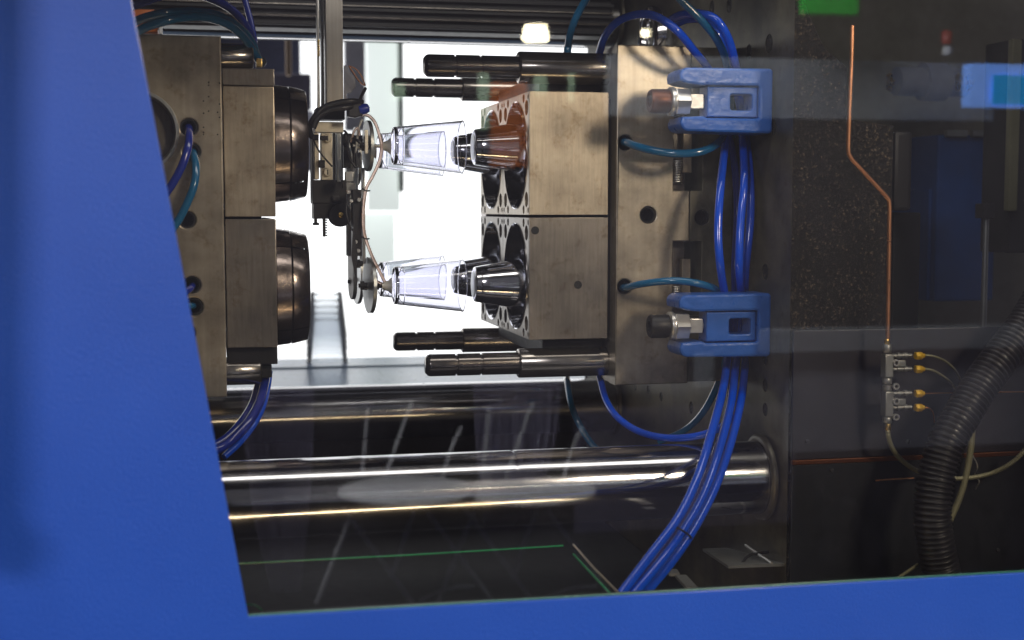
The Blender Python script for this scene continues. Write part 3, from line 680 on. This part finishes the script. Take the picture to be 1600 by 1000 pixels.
tubeobj('oil_line', [(1443, 637, 1.75), (1452, 638, 1.75), (1458, 645, 1.76), (1460, 660, 1.78)], .0009, 'copper', 'fine copper line bending down from the lowest yellow tip', 'oil line', n=8)
def braidr(r): return lambda s: r*(1+.10*math.sin(s*2*PI/.0042))
tubeobj('braided_hose', [(1387, 664, 1.75), (1388, 682, 1.75), (1395, 702, 1.76), (1410, 720, 1.77), (1434, 736, 1.775), (1470, 746, 1.785), (1510, 747, 1.78), (1550, 739, 1.77), (1582, 722, 1.75), (1606, 698, 1.74)], braidr(.0033), 'braid', 'olive braided hose looping behind the black conduit', 'hose', n=10, seg=30)
tubeobj('flat_hose', [(1519, 672, 1.78), (1517, 700, 1.78), (1510, 740, 1.78), (1500, 776, 1.78), (1484, 814, 1.78)], .0046, 'braid', 'pale olive drain hose hanging beside the conduit', 'hose', n=12)
tubeobj('oil_line', [(1368, 751, 1.785), (1395, 749, 1.785), (1428, 747, 1.785)], .0012, 'copper', 'short copper line low on the right wall', 'oil line', n=8)
tubeobj('pale_tube', [(1400, 905, 1.66), (1418, 893, 1.68), (1434, 882, 1.7)], .0020, 'braid', 'short pale tube end above the door bottom rail', 'tube', n=8)
tubeobj('coiled_wire', [(1520, 712, 1.79), (1527, 728, 1.78), (1523, 742, 1.79), (1530, 752, 1.78), (1524, 764, 1.79)], .0010, 'zinc', 'small curl of bare wire beside the drain hose', 'wire', n=6)
pitch = .0072
def corr(s):
    f = (s/pitch) % 1.0; return .0225+.0033*(math.sin(PI*min(1, f/0.72))**0.7 if f < .72 else 0)
tubeobj('corrugated_conduit', [(1640, 440, 1.74), (1612, 492, 1.73), (1578, 540, 1.72), (1540, 590, 1.71), (1508, 640, 1.70), (1480, 690, 1.69), (1463, 745, 1.685), (1457, 800, 1.68), (1462, 850, 1.68), (1474, 905, 1.68), (1490, 960, 1.68)], corr, 'corr', 'thick black corrugated conduit sweeping down on the right', 'conduit', n=28, seg=64)

# metal brackets at the floor
def quadplate(name, pts, label, cat, mat, th=.004):
    bm_ = bmesh.new(); v = [bm_.verts.new(P(*p_)) for p_ in pts]; f = bm_.faces.new(v)
    r = bmesh.ops.extrude_face_region(bm_, geom=[f]); vv = [e for e in r['geom'] if isinstance(e, bmesh.types.BMVert)]
    bmesh.ops.translate(bm_, verts=vv, vec=(0, 0, -th)); return tag(obj(name, bm_, mat), label, cat)
quadplate('bracket_plate', [(1098, 857, 2.05), (1138, 884, 1.82), (1238, 880, 1.82), (1236, 852, 2.05)], 'flat grey metal plate on the machine floor under the tie bar', 'plate', 'greyplate')
tubeobj('floor_rod', [(1165, 852, 1.95), (1185, 866, 1.88), (1206, 880, 1.82)], .0022, 'zinc', 'thin bright rod lying across the floor plate', 'rod', n=8, smoothp=False)
tubeobj('floor_cable', [(1235, 838, 1.9), (1215, 858, 1.88), (1190, 864, 1.88), (1170, 868, 1.88), (1158, 882, 1.85)], .0022, 'plastic_black', 'thin black cable curling over the floor plate', 'cable', n=8)
quadplate('floor_bracket', [(1055, 898, 1.80), (1072, 917, 1.72), (1090, 917, 1.72), (1072, 898, 1.80)], 'small angled metal bracket beside the hose bundle', 'bracket', 'greyplate')
quadplate('floor_tab', [(1042, 889, 1.84), (1046, 896, 1.82), (1062, 896, 1.82), (1058, 889, 1.84)], 'tiny grey metal tab above the angled bracket', 'tab', 'greyplate')
tubeobj('glass_rod', [(896, 851, 1.75), (930, 890, 1.66), (968, 928, 1.60)], .0016, 'zinc', 'thin bright edge rod left of the blue bundle', 'rod', n=6, smoothp=False)
tubeobj('green_rod', [(896, 866, 1.75), (925, 897, 1.67), (958, 932, 1.60)], .0016, 'green_glass', 'thin green edged rod left of the blue bundle', 'rod', n=6, smoothp=False)
tubeobj('green_line', [(340, 882, 1.62), (640, 867, 1.66), (880, 852.5, 1.70)], .0010, 'green_glass', 'thin green glass edge line low across the window', 'glass edge', n=6, smoothp=False)
tubeobj('green_arc', [(380, 945, 1.5), (395, 945, 1.5), (408, 952, 1.5), (411, 965, 1.5)], .0008, 'green_glass', 'tiny green arc in the lower left window corner', 'glass edge', n=6)

# ================================================================= robot arm
YR = 2.17
rb = thing('takeout_robot', 'slim vertical takeout robot with beige gripper block and hanging grey plates', 'robot', P(515, 380, YR))
def rbx(name, x0, x1, y0, y1, mat, Y=YR, d=.03, bev=.001, par=None):
    a = P(x0, y0, Y); b_ = P(x1, y1, Y)
    return obj(name, bx(a.x, b_.x, Y, Y+d, b_.z, a.z, bev=bev), mat, par or rb)
be = rbx('beam', 508, 537, -60, 186, 'beam', d=.04)
rbx('beam_rail', 501, 507.5, -60, 186, 'black', Y=YR+.006, d=.03)
rbx('beam_guide', 494, 500.5, -60, 182, 'zinc', Y=YR+.004, d=.02)
rbx('brass_strip', 496, 500, 62, 88, 'brass', Y=YR, d=.003)
rbx('beam_collar', 494, 539, 168, 187, 'black', Y=YR-.006, d=.05)
rbx('gripper_cap', 492, 537, 190, 207, 'beige_metal', Y=YR-.012, d=.045)
rbx('gripper_side_rail', 487, 490.5, 208, 292, 'black', Y=YR-.01, d=.045)
rbx('gripper_frame', 491, 499, 208, 280, 'beige_metal', Y=YR-.008, d=.04)
rbx('gripper_plate', 502, 520, 208, 281, 'beige_metal', Y=YR-.010, d=.035)
rbx('gripper_side_rail', 521, 525, 208, 292, 'black', Y=YR-.008, d=.04)
rbx('gripper_column', 526, 533, 208, 284, 'greyplate', Y=YR-.010, d=.035)
rbx('gripper_side_rail', 534, 536.5, 200, 294, 'black', Y=YR-.008, d=.04)
for py in (216, 269):
    a = P(512, py, YR-.0175)
    s_ = obj('screw', lt(a, UY, [(0, 0), (0, .0052), (.002, .0066), (.0074, .0066)], 24), 'beige_metal', rb)
    obj('screw_slot', bx(a.x-.0008, a.x+.0008, a.y-.001, a.y+.0005, a.z-.004, a.z+.004), 'black', s_)
rbx('clip', 500, 512, 212, 219, 'black', Y=YR-.02, d=.01); rbx('clip', 498, 508, 250, 262, 'black', Y=YR-.02, d=.01)
rbx('drive_housing', 488, 542, 281, 318, 'black', Y=YR-.006, d=.05)
rbx('drive_step', 490, 528, 318, 342, 'black', Y=YR-.004, d=.045)
rbx('stop_screw', 491, 496, 342, 351, 'black', d=.008); rbx('stop_screw_head', 489, 499, 348, 352, 'black', d=.010)
rk = rbx('toothed_rack', 504.5, 509, 338, 370, 'black', d=.012)
for i in range(7): rbx('tooth', 509.2, 512, 343+i*4, 345+i*4, 'black', d=.012, bev=.0002, par=rk)
a = P(532, 336, YR-.012)
cm = obj('cam_disc', lt(a, UY, [(0, 0), (0, .017), (.002, .0185), (.02, .0185), (.02, 0)], 32), 'black', rb)
obj('brass_pin', lt(P(532.5, 336, YR-.015), UY, [(0, 0), (0, .0028), (.001, .0042), (.004, .0042)], 20), 'brass', cm)
obj('cam_ear', lt(P(537, 323, YR-.013), UY, [(0, 0), (0, .006), (.02, .006), (.02, 0)], 20), 'duct', rb)
rbx('small_lug', 520, 530, 306, 314, 'duct', Y=YR-.014, d=.01)
# hanging rounded plates (each in a YZ plane)
def hang(px, yc, hw, y0, y1, mat, th=.006, name='hanging_plate', holes=(), n=14):
    x = X(px, yc); zt2, zb3 = Z(y0, yc, px), Z(y1, yc, px)
    lp = [(yc+hw*math.cos(PI*i/n), zt2-hw*1.0+hw*math.sin(PI*i/n)) for i in range(n+1)]+[(yc+hw*math.cos(PI+PI*i/n), zb3+hw+hw*math.sin(PI+PI*i/n)) for i in range(n+1)]
    hs = [circ(yc, Z(h, yc, px), .0045, 12) for h in holes]
    return obj(name, sheet([lp]+hs, th, (x+.09*yc, 0, 0), Vector((-.09, 1, 0)), UZ, bev=.0007), mat, rb)
hang(574, YC[0], .044, 402, 489, 'greyplate', name='near_end_plate')
hang(573, YC[0], .036, 188, 268, 'greyplate', name='near_end_plate')
hang(555, YC[1], .046, 380, 475, 'greyplate', name='far_end_plate')
hang(555, YC[1], .036, 198, 290, 'cast_metal', name='far_end_plate')
hang(547, YC[0]+.05, .024, 352, 468, 'cast_metal', name='middle_plate')
obj('plate_link', bx(X(566, 2.15), X(571, 2.15), 2.15, 2.165, Z(412, 2.15, 570), Z(262, 2.15, 570), bev=.001), 'greyplate', rb)
obj('plate_link', bx(X(541, 2.2), X(549, 2.2), 2.2, 2.215, Z(400, 2.2, 545), Z(262, 2.2, 545), bev=.001), 'greyplate', rb)
for px, py, yc in ((560, 446, YC[0]-.01), (543, 440, YC[0]+.06), (562, 229, YC[0]-.02), (545, 236, YC[0]), (583, 446, YC[0]), (553, 412, YC[0]-.03)):
    a = P(px, py, yc); obj('fitting', lt(a, UX, [(0, 0), (0, .0035), (.003, .0035), (.003, .0075), (.009, .0075), (.009, .005), (.014, .005), (.014, 0)], 6), 'black', rb)
for px, py in ((556, 378), (560, 392), (545, 300), (549, 314), (561, 312)):
    a = P(px, py, 2.088); obj('bolt', lt(a, UY, [(0, 0), (0, .0026), (.002, .0032), (.006, .0032)], 12), 'zinc', rb)
rbx('valve_block', 540, 552, 268, 284, 'cast_metal', Y=2.10, d=.02)
rbx('sensor', 556, 564, 238, 262, 'plastic_black', Y=2.11, d=.014)
rbx('side_clip', 567, 571, 352, 372, 'beige_metal', Y=2.10, d=.006)
a = P(562, 205, YC[0]-.056); 
obj('plate_bar', bx(X(571, YC[0]-.056), X(576, YC[0]-.056), YC[0]-.058, YC[0]-.052, Z(240, YC[0]-.056, 572), Z(203, YC[0]-.056, 572), bev=.0008), 'beige_metal', rb)
rbx('drop_arm', 551, 566, 296, 400, 'black', Y=YC[0]-.05, d=.03)
rbx('drop_arm_edge', 566.5, 570, 310, 348, 'beige_metal', Y=YC[0]-.046, d=.02)
rbx('arm_bridge', 536, 556, 286, 302, 'cast_metal', Y=YR-.002, d=.04)
rbx('swivel_body', 537, 553, 212, 262, 'black', Y=YR+.004, d=.04)
rbx('upper_plate', 541, 560, 235, 300, 'greyplate', Y=YR+.012, d=.02)
a = P(548, 220, YR); obj('swivel_joint', lt(P(536, 218, YR), UX, [(0, 0), (0, .009), (.012, .010), (.018, .007), (.03, .007), (.03, 0)], 20), 'plastic_black', rb)
obj('wedge', sheet([[xz(552, 352, 2.08), xz(549, 400, 2.08), xz(556, 440, 2.08), xz(559, 398, 2.08)]], .004, (0, 2.084, 0), UX, UZ), 'black', rb)
# hex bracket and wires on top
obj('hex_bracket', sheet([[xz(538, 102, YR), xz(544, 100, YR), xz(547, 112, YR), xz(556, 121, YR), xz(556, 136, YR), xz(548, 145, YR), xz(542, 145, YR), xz(542, 166, YR), xz(538, 166, YR)]], .006, (0, YR+.012, 0), UX, UZ, bev=.0006), 'hallgrey', rb)
# shafts and suction cups on both plate rows
cupx0, cupx1 = X(614, YC[0]), X(722, YC[0])
zcup = [Z(229, YC[0], 670), Z(446, YC[0], 670)]
for iz, z_ in enumerate(zcup):
    for yc in YC:
        x0 = X(548 if yc == YC[1] else 560, yc) if iz else X(552, yc); 
        x1 = cupx0-.004
        sh = obj('suction_shaft', lt((x0, yc, z_), UX, [(0, 0), (0, .0030), (.006, .0030), (.006, .0062), (.013, .0062), (.013, .0035), (.024, .0035), (.024, .0052), (.030, .0052), (.030, .0028), (x1-x0-.014, .0028), (x1-x0-.014, .0056), (x1-x0-.004, .0056), (x1-x0-.004, 0)], 18), 'zinc', rb)
        obj('suction_cup', lt((x1-.012, yc, z_), UX, [(0, 0), (0, .0060), (.004, .0075), (.008, .0085), (.0118, .0125), (.0128, .0125), (.0128, 0)], 24), 'rubber', sh)
# air tubes and cables
def rt(name, pts, r, mat, label, cat='air tube', **k): return tubeobj(name, pts, r, mat, label, cat, None, **k)
rt('air_tube', [(565, 180, 2.13), (576, 181, 2.12), (586, 192, 2.12), (593, 212, 2.12), (596, 232, 2.12), (592, 254, 2.12), (582, 276, 2.11), (572, 296, 2.10), (568, 330, 2.09), (569, 362, 2.09), (578, 392, 2.1), (590, 418, 2.12), (601, 440, 2.13)], .0026, 'tubing', 'pinkish air tube looping down beside the hanging plates', n=10)
rt('air_tube', [(590, 414, 2.12), (582, 424, 2.12), (584, 436, 2.13), (596, 443, 2.14)], .0022, 'tubing', 'short pinkish air tube to the lower suction shaft', n=10)
rt('air_tube', [(548, 222, 2.13), (553, 206, 2.12), (559, 200, 2.12), (562, 212, 2.12)], .0016, 'tubing', 'tiny pinkish tube loop beside the gripper', n=8)
rt('sensor_wire', [(545, 103, 2.15), (556, 108, 2.15), (565, 120, 2.15), (571, 134, 2.15)], .0012, 'copper', 'upper copper wire arching above the gripper', 'wire', n=6)
rt('sensor_wire', [(545, 103, 2.15), (552, 114, 2.15), (562, 128, 2.15), (571, 134, 2.15)], .0012, 'copper', 'lower copper wire arching above the gripper', 'wire', n=6)
rt('cable', [(571, 138, 2.15), (566, 148, 2.14), (561, 160, 2.13)], .0026, 'plastic_black', 'short black cable under the copper wires', 'cable', n=8)
rt('cable', [(566, 160, 2.12), (548, 158, 2.11), (526, 161, 2.11), (506, 168, 2.11), (492, 182, 2.11), (484, 198, 2.12), (487, 213, 2.13), (498, 215, 2.13)], .0046, 'plastic_black', 'thick black cable wrapped over the gripper block', 'cable', n=10)
rt('cable', [(560, 165, 2.12), (540, 168, 2.11), (515, 172, 2.11), (497, 184, 2.11), (489, 200, 2.11)], .0050, 'plastic_black', 'second black cable beside the thick one over the gripper', 'cable', n=10)
rt('cable', [(489, 216, 2.12), (496, 232, 2.125), (508, 248, 2.125), (519, 260, 2.13)], .0014, 'plastic_black', 'thin black cable crossing the beige gripper plate', 'cable', n=8)
rt('cable', [(541, 212, 2.13), (545, 225, 2.12), (550, 248, 2.12), (548, 270, 2.13)], .0020, 'greyplate', 'grey cable hanging between gripper and plates', 'cable', n=8)
rt('cable', [(538, 204, 2.10), (545, 214, 2.09), (543, 232, 2.09), (548, 250, 2.10), (556, 262, 2.10)], .0018, 'plastic_black', 'thin black cable looping right of the gripper block', 'cable', n=8)
rt('cable', [(552, 216, 2.10), (562, 222, 2.09), (571, 232, 2.10), (577, 230, 2.12)], .0024, 'plastic_black', 'black cable bridging the hanging plates', 'cable', n=8)
rt('air_tube', [(566, 186, 2.12), (561, 200, 2.12), (557, 226, 2.13), (554, 256, 2.13), (550, 280, 2.13)], .0017, 'rubber', 'pale thin tube behind the pinkish one', n=8)
rt('air_tube', [(544, 312, 2.09), (541, 330, 2.085), (546, 352, 2.085), (556, 366, 2.09)], .0015, 'plastic_black', 'thin dark tube under the gear housing', n=8)
q = thing('cable_connector', 'black cable connector with a blue cap over the gripper', 'connector', P(562, 178, 2.11))
obj('housing', sheet([[xz(544, 164, 2.11), xz(565, 160, 2.11), xz(567, 180, 2.11), xz(556, 184, 2.11), xz(544, 182, 2.11)]], .02, (0, 2.13, 0), UX, UZ, bev=.002), 'plastic_black', q)
obj('blue_cap', lt(P(561, 172, 2.115), Vector((1, 0, .25)), [(0, 0), (0, .0075), (.010, .0080), (.015, .0062), (.017, 0)], 20), 'bluec', q)
for (px, py) in ((572, 297), (571, 372)):
    rt('zip_tie', [(px-7, py-3, 2.085), (px, py+1, 2.08), (px+6, py+1, 2.085)], .0012, 'plastic_black', 'small black tie on the air tube, ' + ('upper one' if py < 300 else 'lower one'), 'cable tie', n=6)
rt('sensor_cable', [(540, 208, 2.19), (548, 225, 2.2), (556, 245, 2.2)], .003, 'plastic_black', 'dark sensor cable behind the upper plate', 'cable', n=8)

# ================================================================= clear cups
def cup_bm(L, rb_, rr, wall=.0012, axis=UX, base=(0, 0, 0)):
    pr = [(0.0030, 0), (0.0030, rb_-.003), (0, rb_-.0018), (0, rb_-.0008), (.0015, rb_)]
    pr += [(.013, rb_+.0013), (.0138, rb_+.0009), (.0146, rb_+.0015), (L-.0015, rr), (L-.001, rr+.0006), (L, rr+.0006), (L, rr-wall)]
    pr += [(.006, rb_-wall), (.0044, rb_-.003), (.0044, 0)]
    return lathe(bmesh.new(), base, axis, pr, 64)
cup_lab = {(0, 0): 'clear plastic cup at upper front, held by the robot suction shaft', (0, 1): 'clear plastic cup at upper back, behind the front one',
           (1, 0): 'clear plastic cup at lower front, held near the shiny core', (1, 1): 'clear plastic cup at lower back, behind the lower front one'}
first = None
for iz, z_ in enumerate(zcup):
    for iy, yc in enumerate(YC):
        if first is None:
            o = obj('plastic_cup', cup_bm(cupx1-cupx0, .0295, .0415, base=(cupx0, yc, z_)), 'clear', None, 25)
            off = WL[o]-Vector((cupx0, yc, z_)); first = o
        else:
            o = first.copy(); C.objects.link(o); o.location = Vector((cupx0, yc, z_))+off
        if iz == 0: o.rotation_euler = (0, math.radians(0.6), 0)
        tag(o, cup_lab[(iz, iy)], 'cup', 'clear cups held by the robot')
# nested stack beyond
YS = 3.56
zs0 = zs1+.0045
f0 = None
q = P(511, 554, YS)
for i in range(5):
    if f0 is None:
        f0 = obj('stacked_cup', cup_bm(.115, .0405, .053, axis=-UZ, base=(q.x, YS, zs0+.115)), 'thin', None, 25); o = f0; bl_ = WL[o].copy()
    else:
        o = f0.copy(); C.objects.link(o)
    o.location = bl_+Vector((random.uniform(-.0008, .0008), 0, i*.0165))
    tag(o, ('lowest clear cup of the nested stack beyond the opening, rim on the shelf', 'second clear cup from the shelf in the nested stack', 'middle clear cup of the nested stack beyond the opening', 'second clear cup from the top of the nested stack', 'topmost clear cup of the nested stack beyond the opening')[i], 'cup', 'nested stack of clear cups')

# ================================================================= blue door and its pane
dr = thing('safety_door', 'large blue painted machine door with slanted clear window', 'door', P(200, 990, YG))
def dp(px, py): return xz(px, py, YG)
win = [dp(160, -240), dp(388, 964), dp(1900, 878), dp(1900, -240)]
outl = [(-1.35, CZ-1.2), (2.2, CZ-1.2), (2.2, CZ+0.75), (-1.35, CZ+.75)]
obj('door_panel', sheet([outl, win[::-1]], .0030, (0, YG+.0030, 0), UX, UZ, bev=.0008), 'door', dr)
# frame tube behind
w2 = [dp(150, -250), dp(379, 974), dp(1910, 888), dp(1910, -250)]
obj('door_frame', sheet([[(-1.33, CZ-1.18), (2.18, CZ-1.18), (2.18, CZ+.73), (-1.33, CZ+.73)], w2[::-1]], .028, (0, YG+.040, 0), UX, UZ), 'duct', dr)
a, b_ = dp(120, -260), dp(1940, 990)
obj('window_glass', bx(a[0], b_[0], YG+.0045, YG+.0085, b_[1], a[1]), 'pane', dr)
obj('glass_seal', tb([P(388, 961.5, YG+.004), P(900, 932, YG+.004), P(1900, 875.5, YG+.004)], .0012, n=6, smoothp=False), 'teal_edge', dr)
# grab handle at the left edge
YH = YG-.12
hd = thing('grab_handle', 'dark upright grab handle at the left edge of the blue door', 'handle', P(-122, 800, YH))
obj('grip', tb([P(-120, -300, YH), P(-120, 300, YH), P(-120, 770, YH), P(-120, 790, YH)], .019, n=16), 'plastic_black', hd)
obj('foot', lt(P(-120, 790, YH-.019), UY, [(0, 0), (0, .024), (.004, .028), (.134, .028), (.1375, .034), (.1375, 0)], 24), 'plastic_black', hd)

# ================================================================= the hall in front, seen only as reflections in the pane
struct('hall_floor', bx(-6, 8, -7, 0.85, CZ-1.42, CZ-1.40), 'deep')
def rbox(name, label, cat, x0, x1, y0, y1, D, mat, th=.05, bev=.005):
    a, b_ = R(x0, y0, D), R(x1, y1, D)
    return tag(obj(name, bx(a.x, b_.x, a.y-th, a.y, b_.z, a.z, bev=bev), mat), label, cat)
rbox('hall_fascia', 'long pale grey board reflected as a band across the upper right window', 'board', 952, 1556, 84, 190, 2.8, 'fascia')
rbox('hall_beam', 'pale board reflected as a thin band at the middle right', 'board', 1196, 1700, 516, 541, 2.9, 'fascia')
rbox('hall_counter', 'grey counter front reflected faintly at the lower right', 'counter', 1238, 1700, 541, 690, 2.95, 'hallgrey')
rbox('green_box', 'green box with added glow reflected at the top right', 'hall_box', 1262, 1345, -40, 22, 2.6, 'greenglow')
rbox('blue_box', 'light blue box with added glow reflected at the right edge', 'hall_box', 1520, 1640, 98, 168, 2.5, 'blueglow', th=.05)
rbox('teal_panel', 'darker teal panel with added glow on the right part of the light blue box', 'hall_panel', 1556, 1640, 116, 164, 2.49, 'tealglow', th=.005)
rbox('orange_stand', 'orange stand reflected over the upper mould', 'stand', 768, 826, 128, 262, 3.4, 'orange')
o = tag(obj('pendant_lamp', lt(R(838, 64, 3.3), UZ, [(0, 0), (0, .042), (.012, .048), (.055, .040), (.06, 0)], 24), 'lampglow'), 'warm glowing lamp reflected above the guide pins', 'lamp', 'hall lamps')
o = tag(obj('pendant_lamp', lt(R(1010, 56, 3.6), UZ, [(0, 0), (0, .016), (.02, .020), (.03, 0)], 16), 'lampglow'), 'small warm lamp reflected beside the upper hoses', 'lamp', 'hall lamps')
rbox('green_patch', 'small green shape added to reflect on the tip of the far upper pin', 'shape', 612, 634, 128, 156, 3.0, 'palegreen', th=.004)  # this and the next two are added shapes for pale reflected patches
rbox('pale_patch', 'pale green shape added to reflect over the upper mould', 'added patch', 748, 768, 112, 205, 3.1, 'palegreen', th=.03, bev=.014)
rbox('pale_patch_small', 'small pale shape added to reflect between the upper guide sleeves', 'small added patch', 836, 858, 116, 150, 3.1, 'palegreen', th=.03, bev=.012)
rbox('pale_strip', 'narrow pale strip reflected on the upper guide sleeve', 'strip', 890, 900, 112, 160, 3.0, 'palegreen', th=.02, bev=.006)
rbox('pale_tag', 'small pale tag reflected on the lower edge of the lower clamp', 'tag', 1088, 1118, 552, 605, 2.8, 'fascia', th=.01, bev=.004)
rbox('hall_sheet', 'wide dim lilac sheet reflected across the lower middle of the window', 'sheet', 900, 1240, 640, 900, 4.2, 'hallviolet', th=.01)
q = thing('warning_lamp', 'small red warning lamp reflected at upper right', 'lamp', R(1483, 84, 2.7))
obj('lamp_dome', lt(R(1483, 68, 2.7), UZ, [(0, 0), (0, .017), (.036, .017), (.042, .012), (.042, 0)], 20), 'red', q)
obj('lamp_base', lt(R(1483, 84, 2.7), UZ, [(0, 0), (0, .015), (.025, .015), (.025, 0)], 20), 'white', q)
# cafe chairs
def chair(dx, label):
    D = 2.75
    def r(px, py, dd=0): return R(px+dx, py, D+dd)
    c = thing('hall_chair', label, 'chair', r(640, 940), 'hall chairs seen as reflections')
    s0 = r(637, 768); k = s0.z
    obj('seat', lt((s0.x, s0.y, k-.01), UZ, [(0, 0), (0, .20), (.006, .215), (.014, .215), (.018, .20), (.018, 0)], 48), 'white', c)
    zf2 = CZ-1.40
    for (ax, ay, bx_, by) in ((537, 795, 650, 950), (552, 800, 494, 945), (668, 800, 770, 940), (648, 800, 612, 905)):
        obj('leg', tb([r(ax, ay), r(bx_, by)], .008, n=8, smoothp=False), 'white', c)
    obj('stretcher', tb([r(657, 940), r(700, 922), r(744, 917)], .006, n=8), 'white', c)
    for pts in (((575, 640), (570, 700), (566, 745)), ((645, 628), (622, 690), (598, 760)), ((722, 668), (705, 705), (692, 748))):
        obj('back_rod', tb([r(*p_) for p_ in pts], .0050, n=8), 'white', c)
    return c
chair(0, 'white wire legged chair reflected low in the window, left one')
chair(190, 'white wire legged chair reflected low in the window, right one')
def drape(x0, x1, y0, y1, tap, D, label):
    bm_ = bmesh.new(); N = 60; rows = []
    for j, fy in enumerate((0, .3, .6, .8, 1.0)):
        py = y0+(y1-y0)*fy; row = []
        a = x0+tap[0]*fy**2; b2 = x1-tap[1]*fy**2
        for i in range(N+1):
            q = R(a+(b2-a)*i/N, py, D); q.y += .015*math.sin(i*1.1)+.01*math.sin(i*.37+2)
            row.append(bm_.verts.new(q))
        rows.append(row)
    for A, B in zip(rows, rows[1:]):
        for i in range(N): bm_.faces.new((A[i], A[i+1], B[i+1], B[i]))
    bmesh.ops.solidify(bm_, geom=bm_.faces[:], thickness=.004)
    return tag(obj('hanging_cloth', bm_, 'cloth'), label, 'cloth', 'cloths seen as reflections')
drape(378, 492, 610, 925, (46, 22), 2.6, 'lilac cloth hanging in folds, reflected at lower left')
drape(740, 880, 600, 830, (20, 60), 2.9, 'lilac cloth hanging in folds, reflected at lower middle')
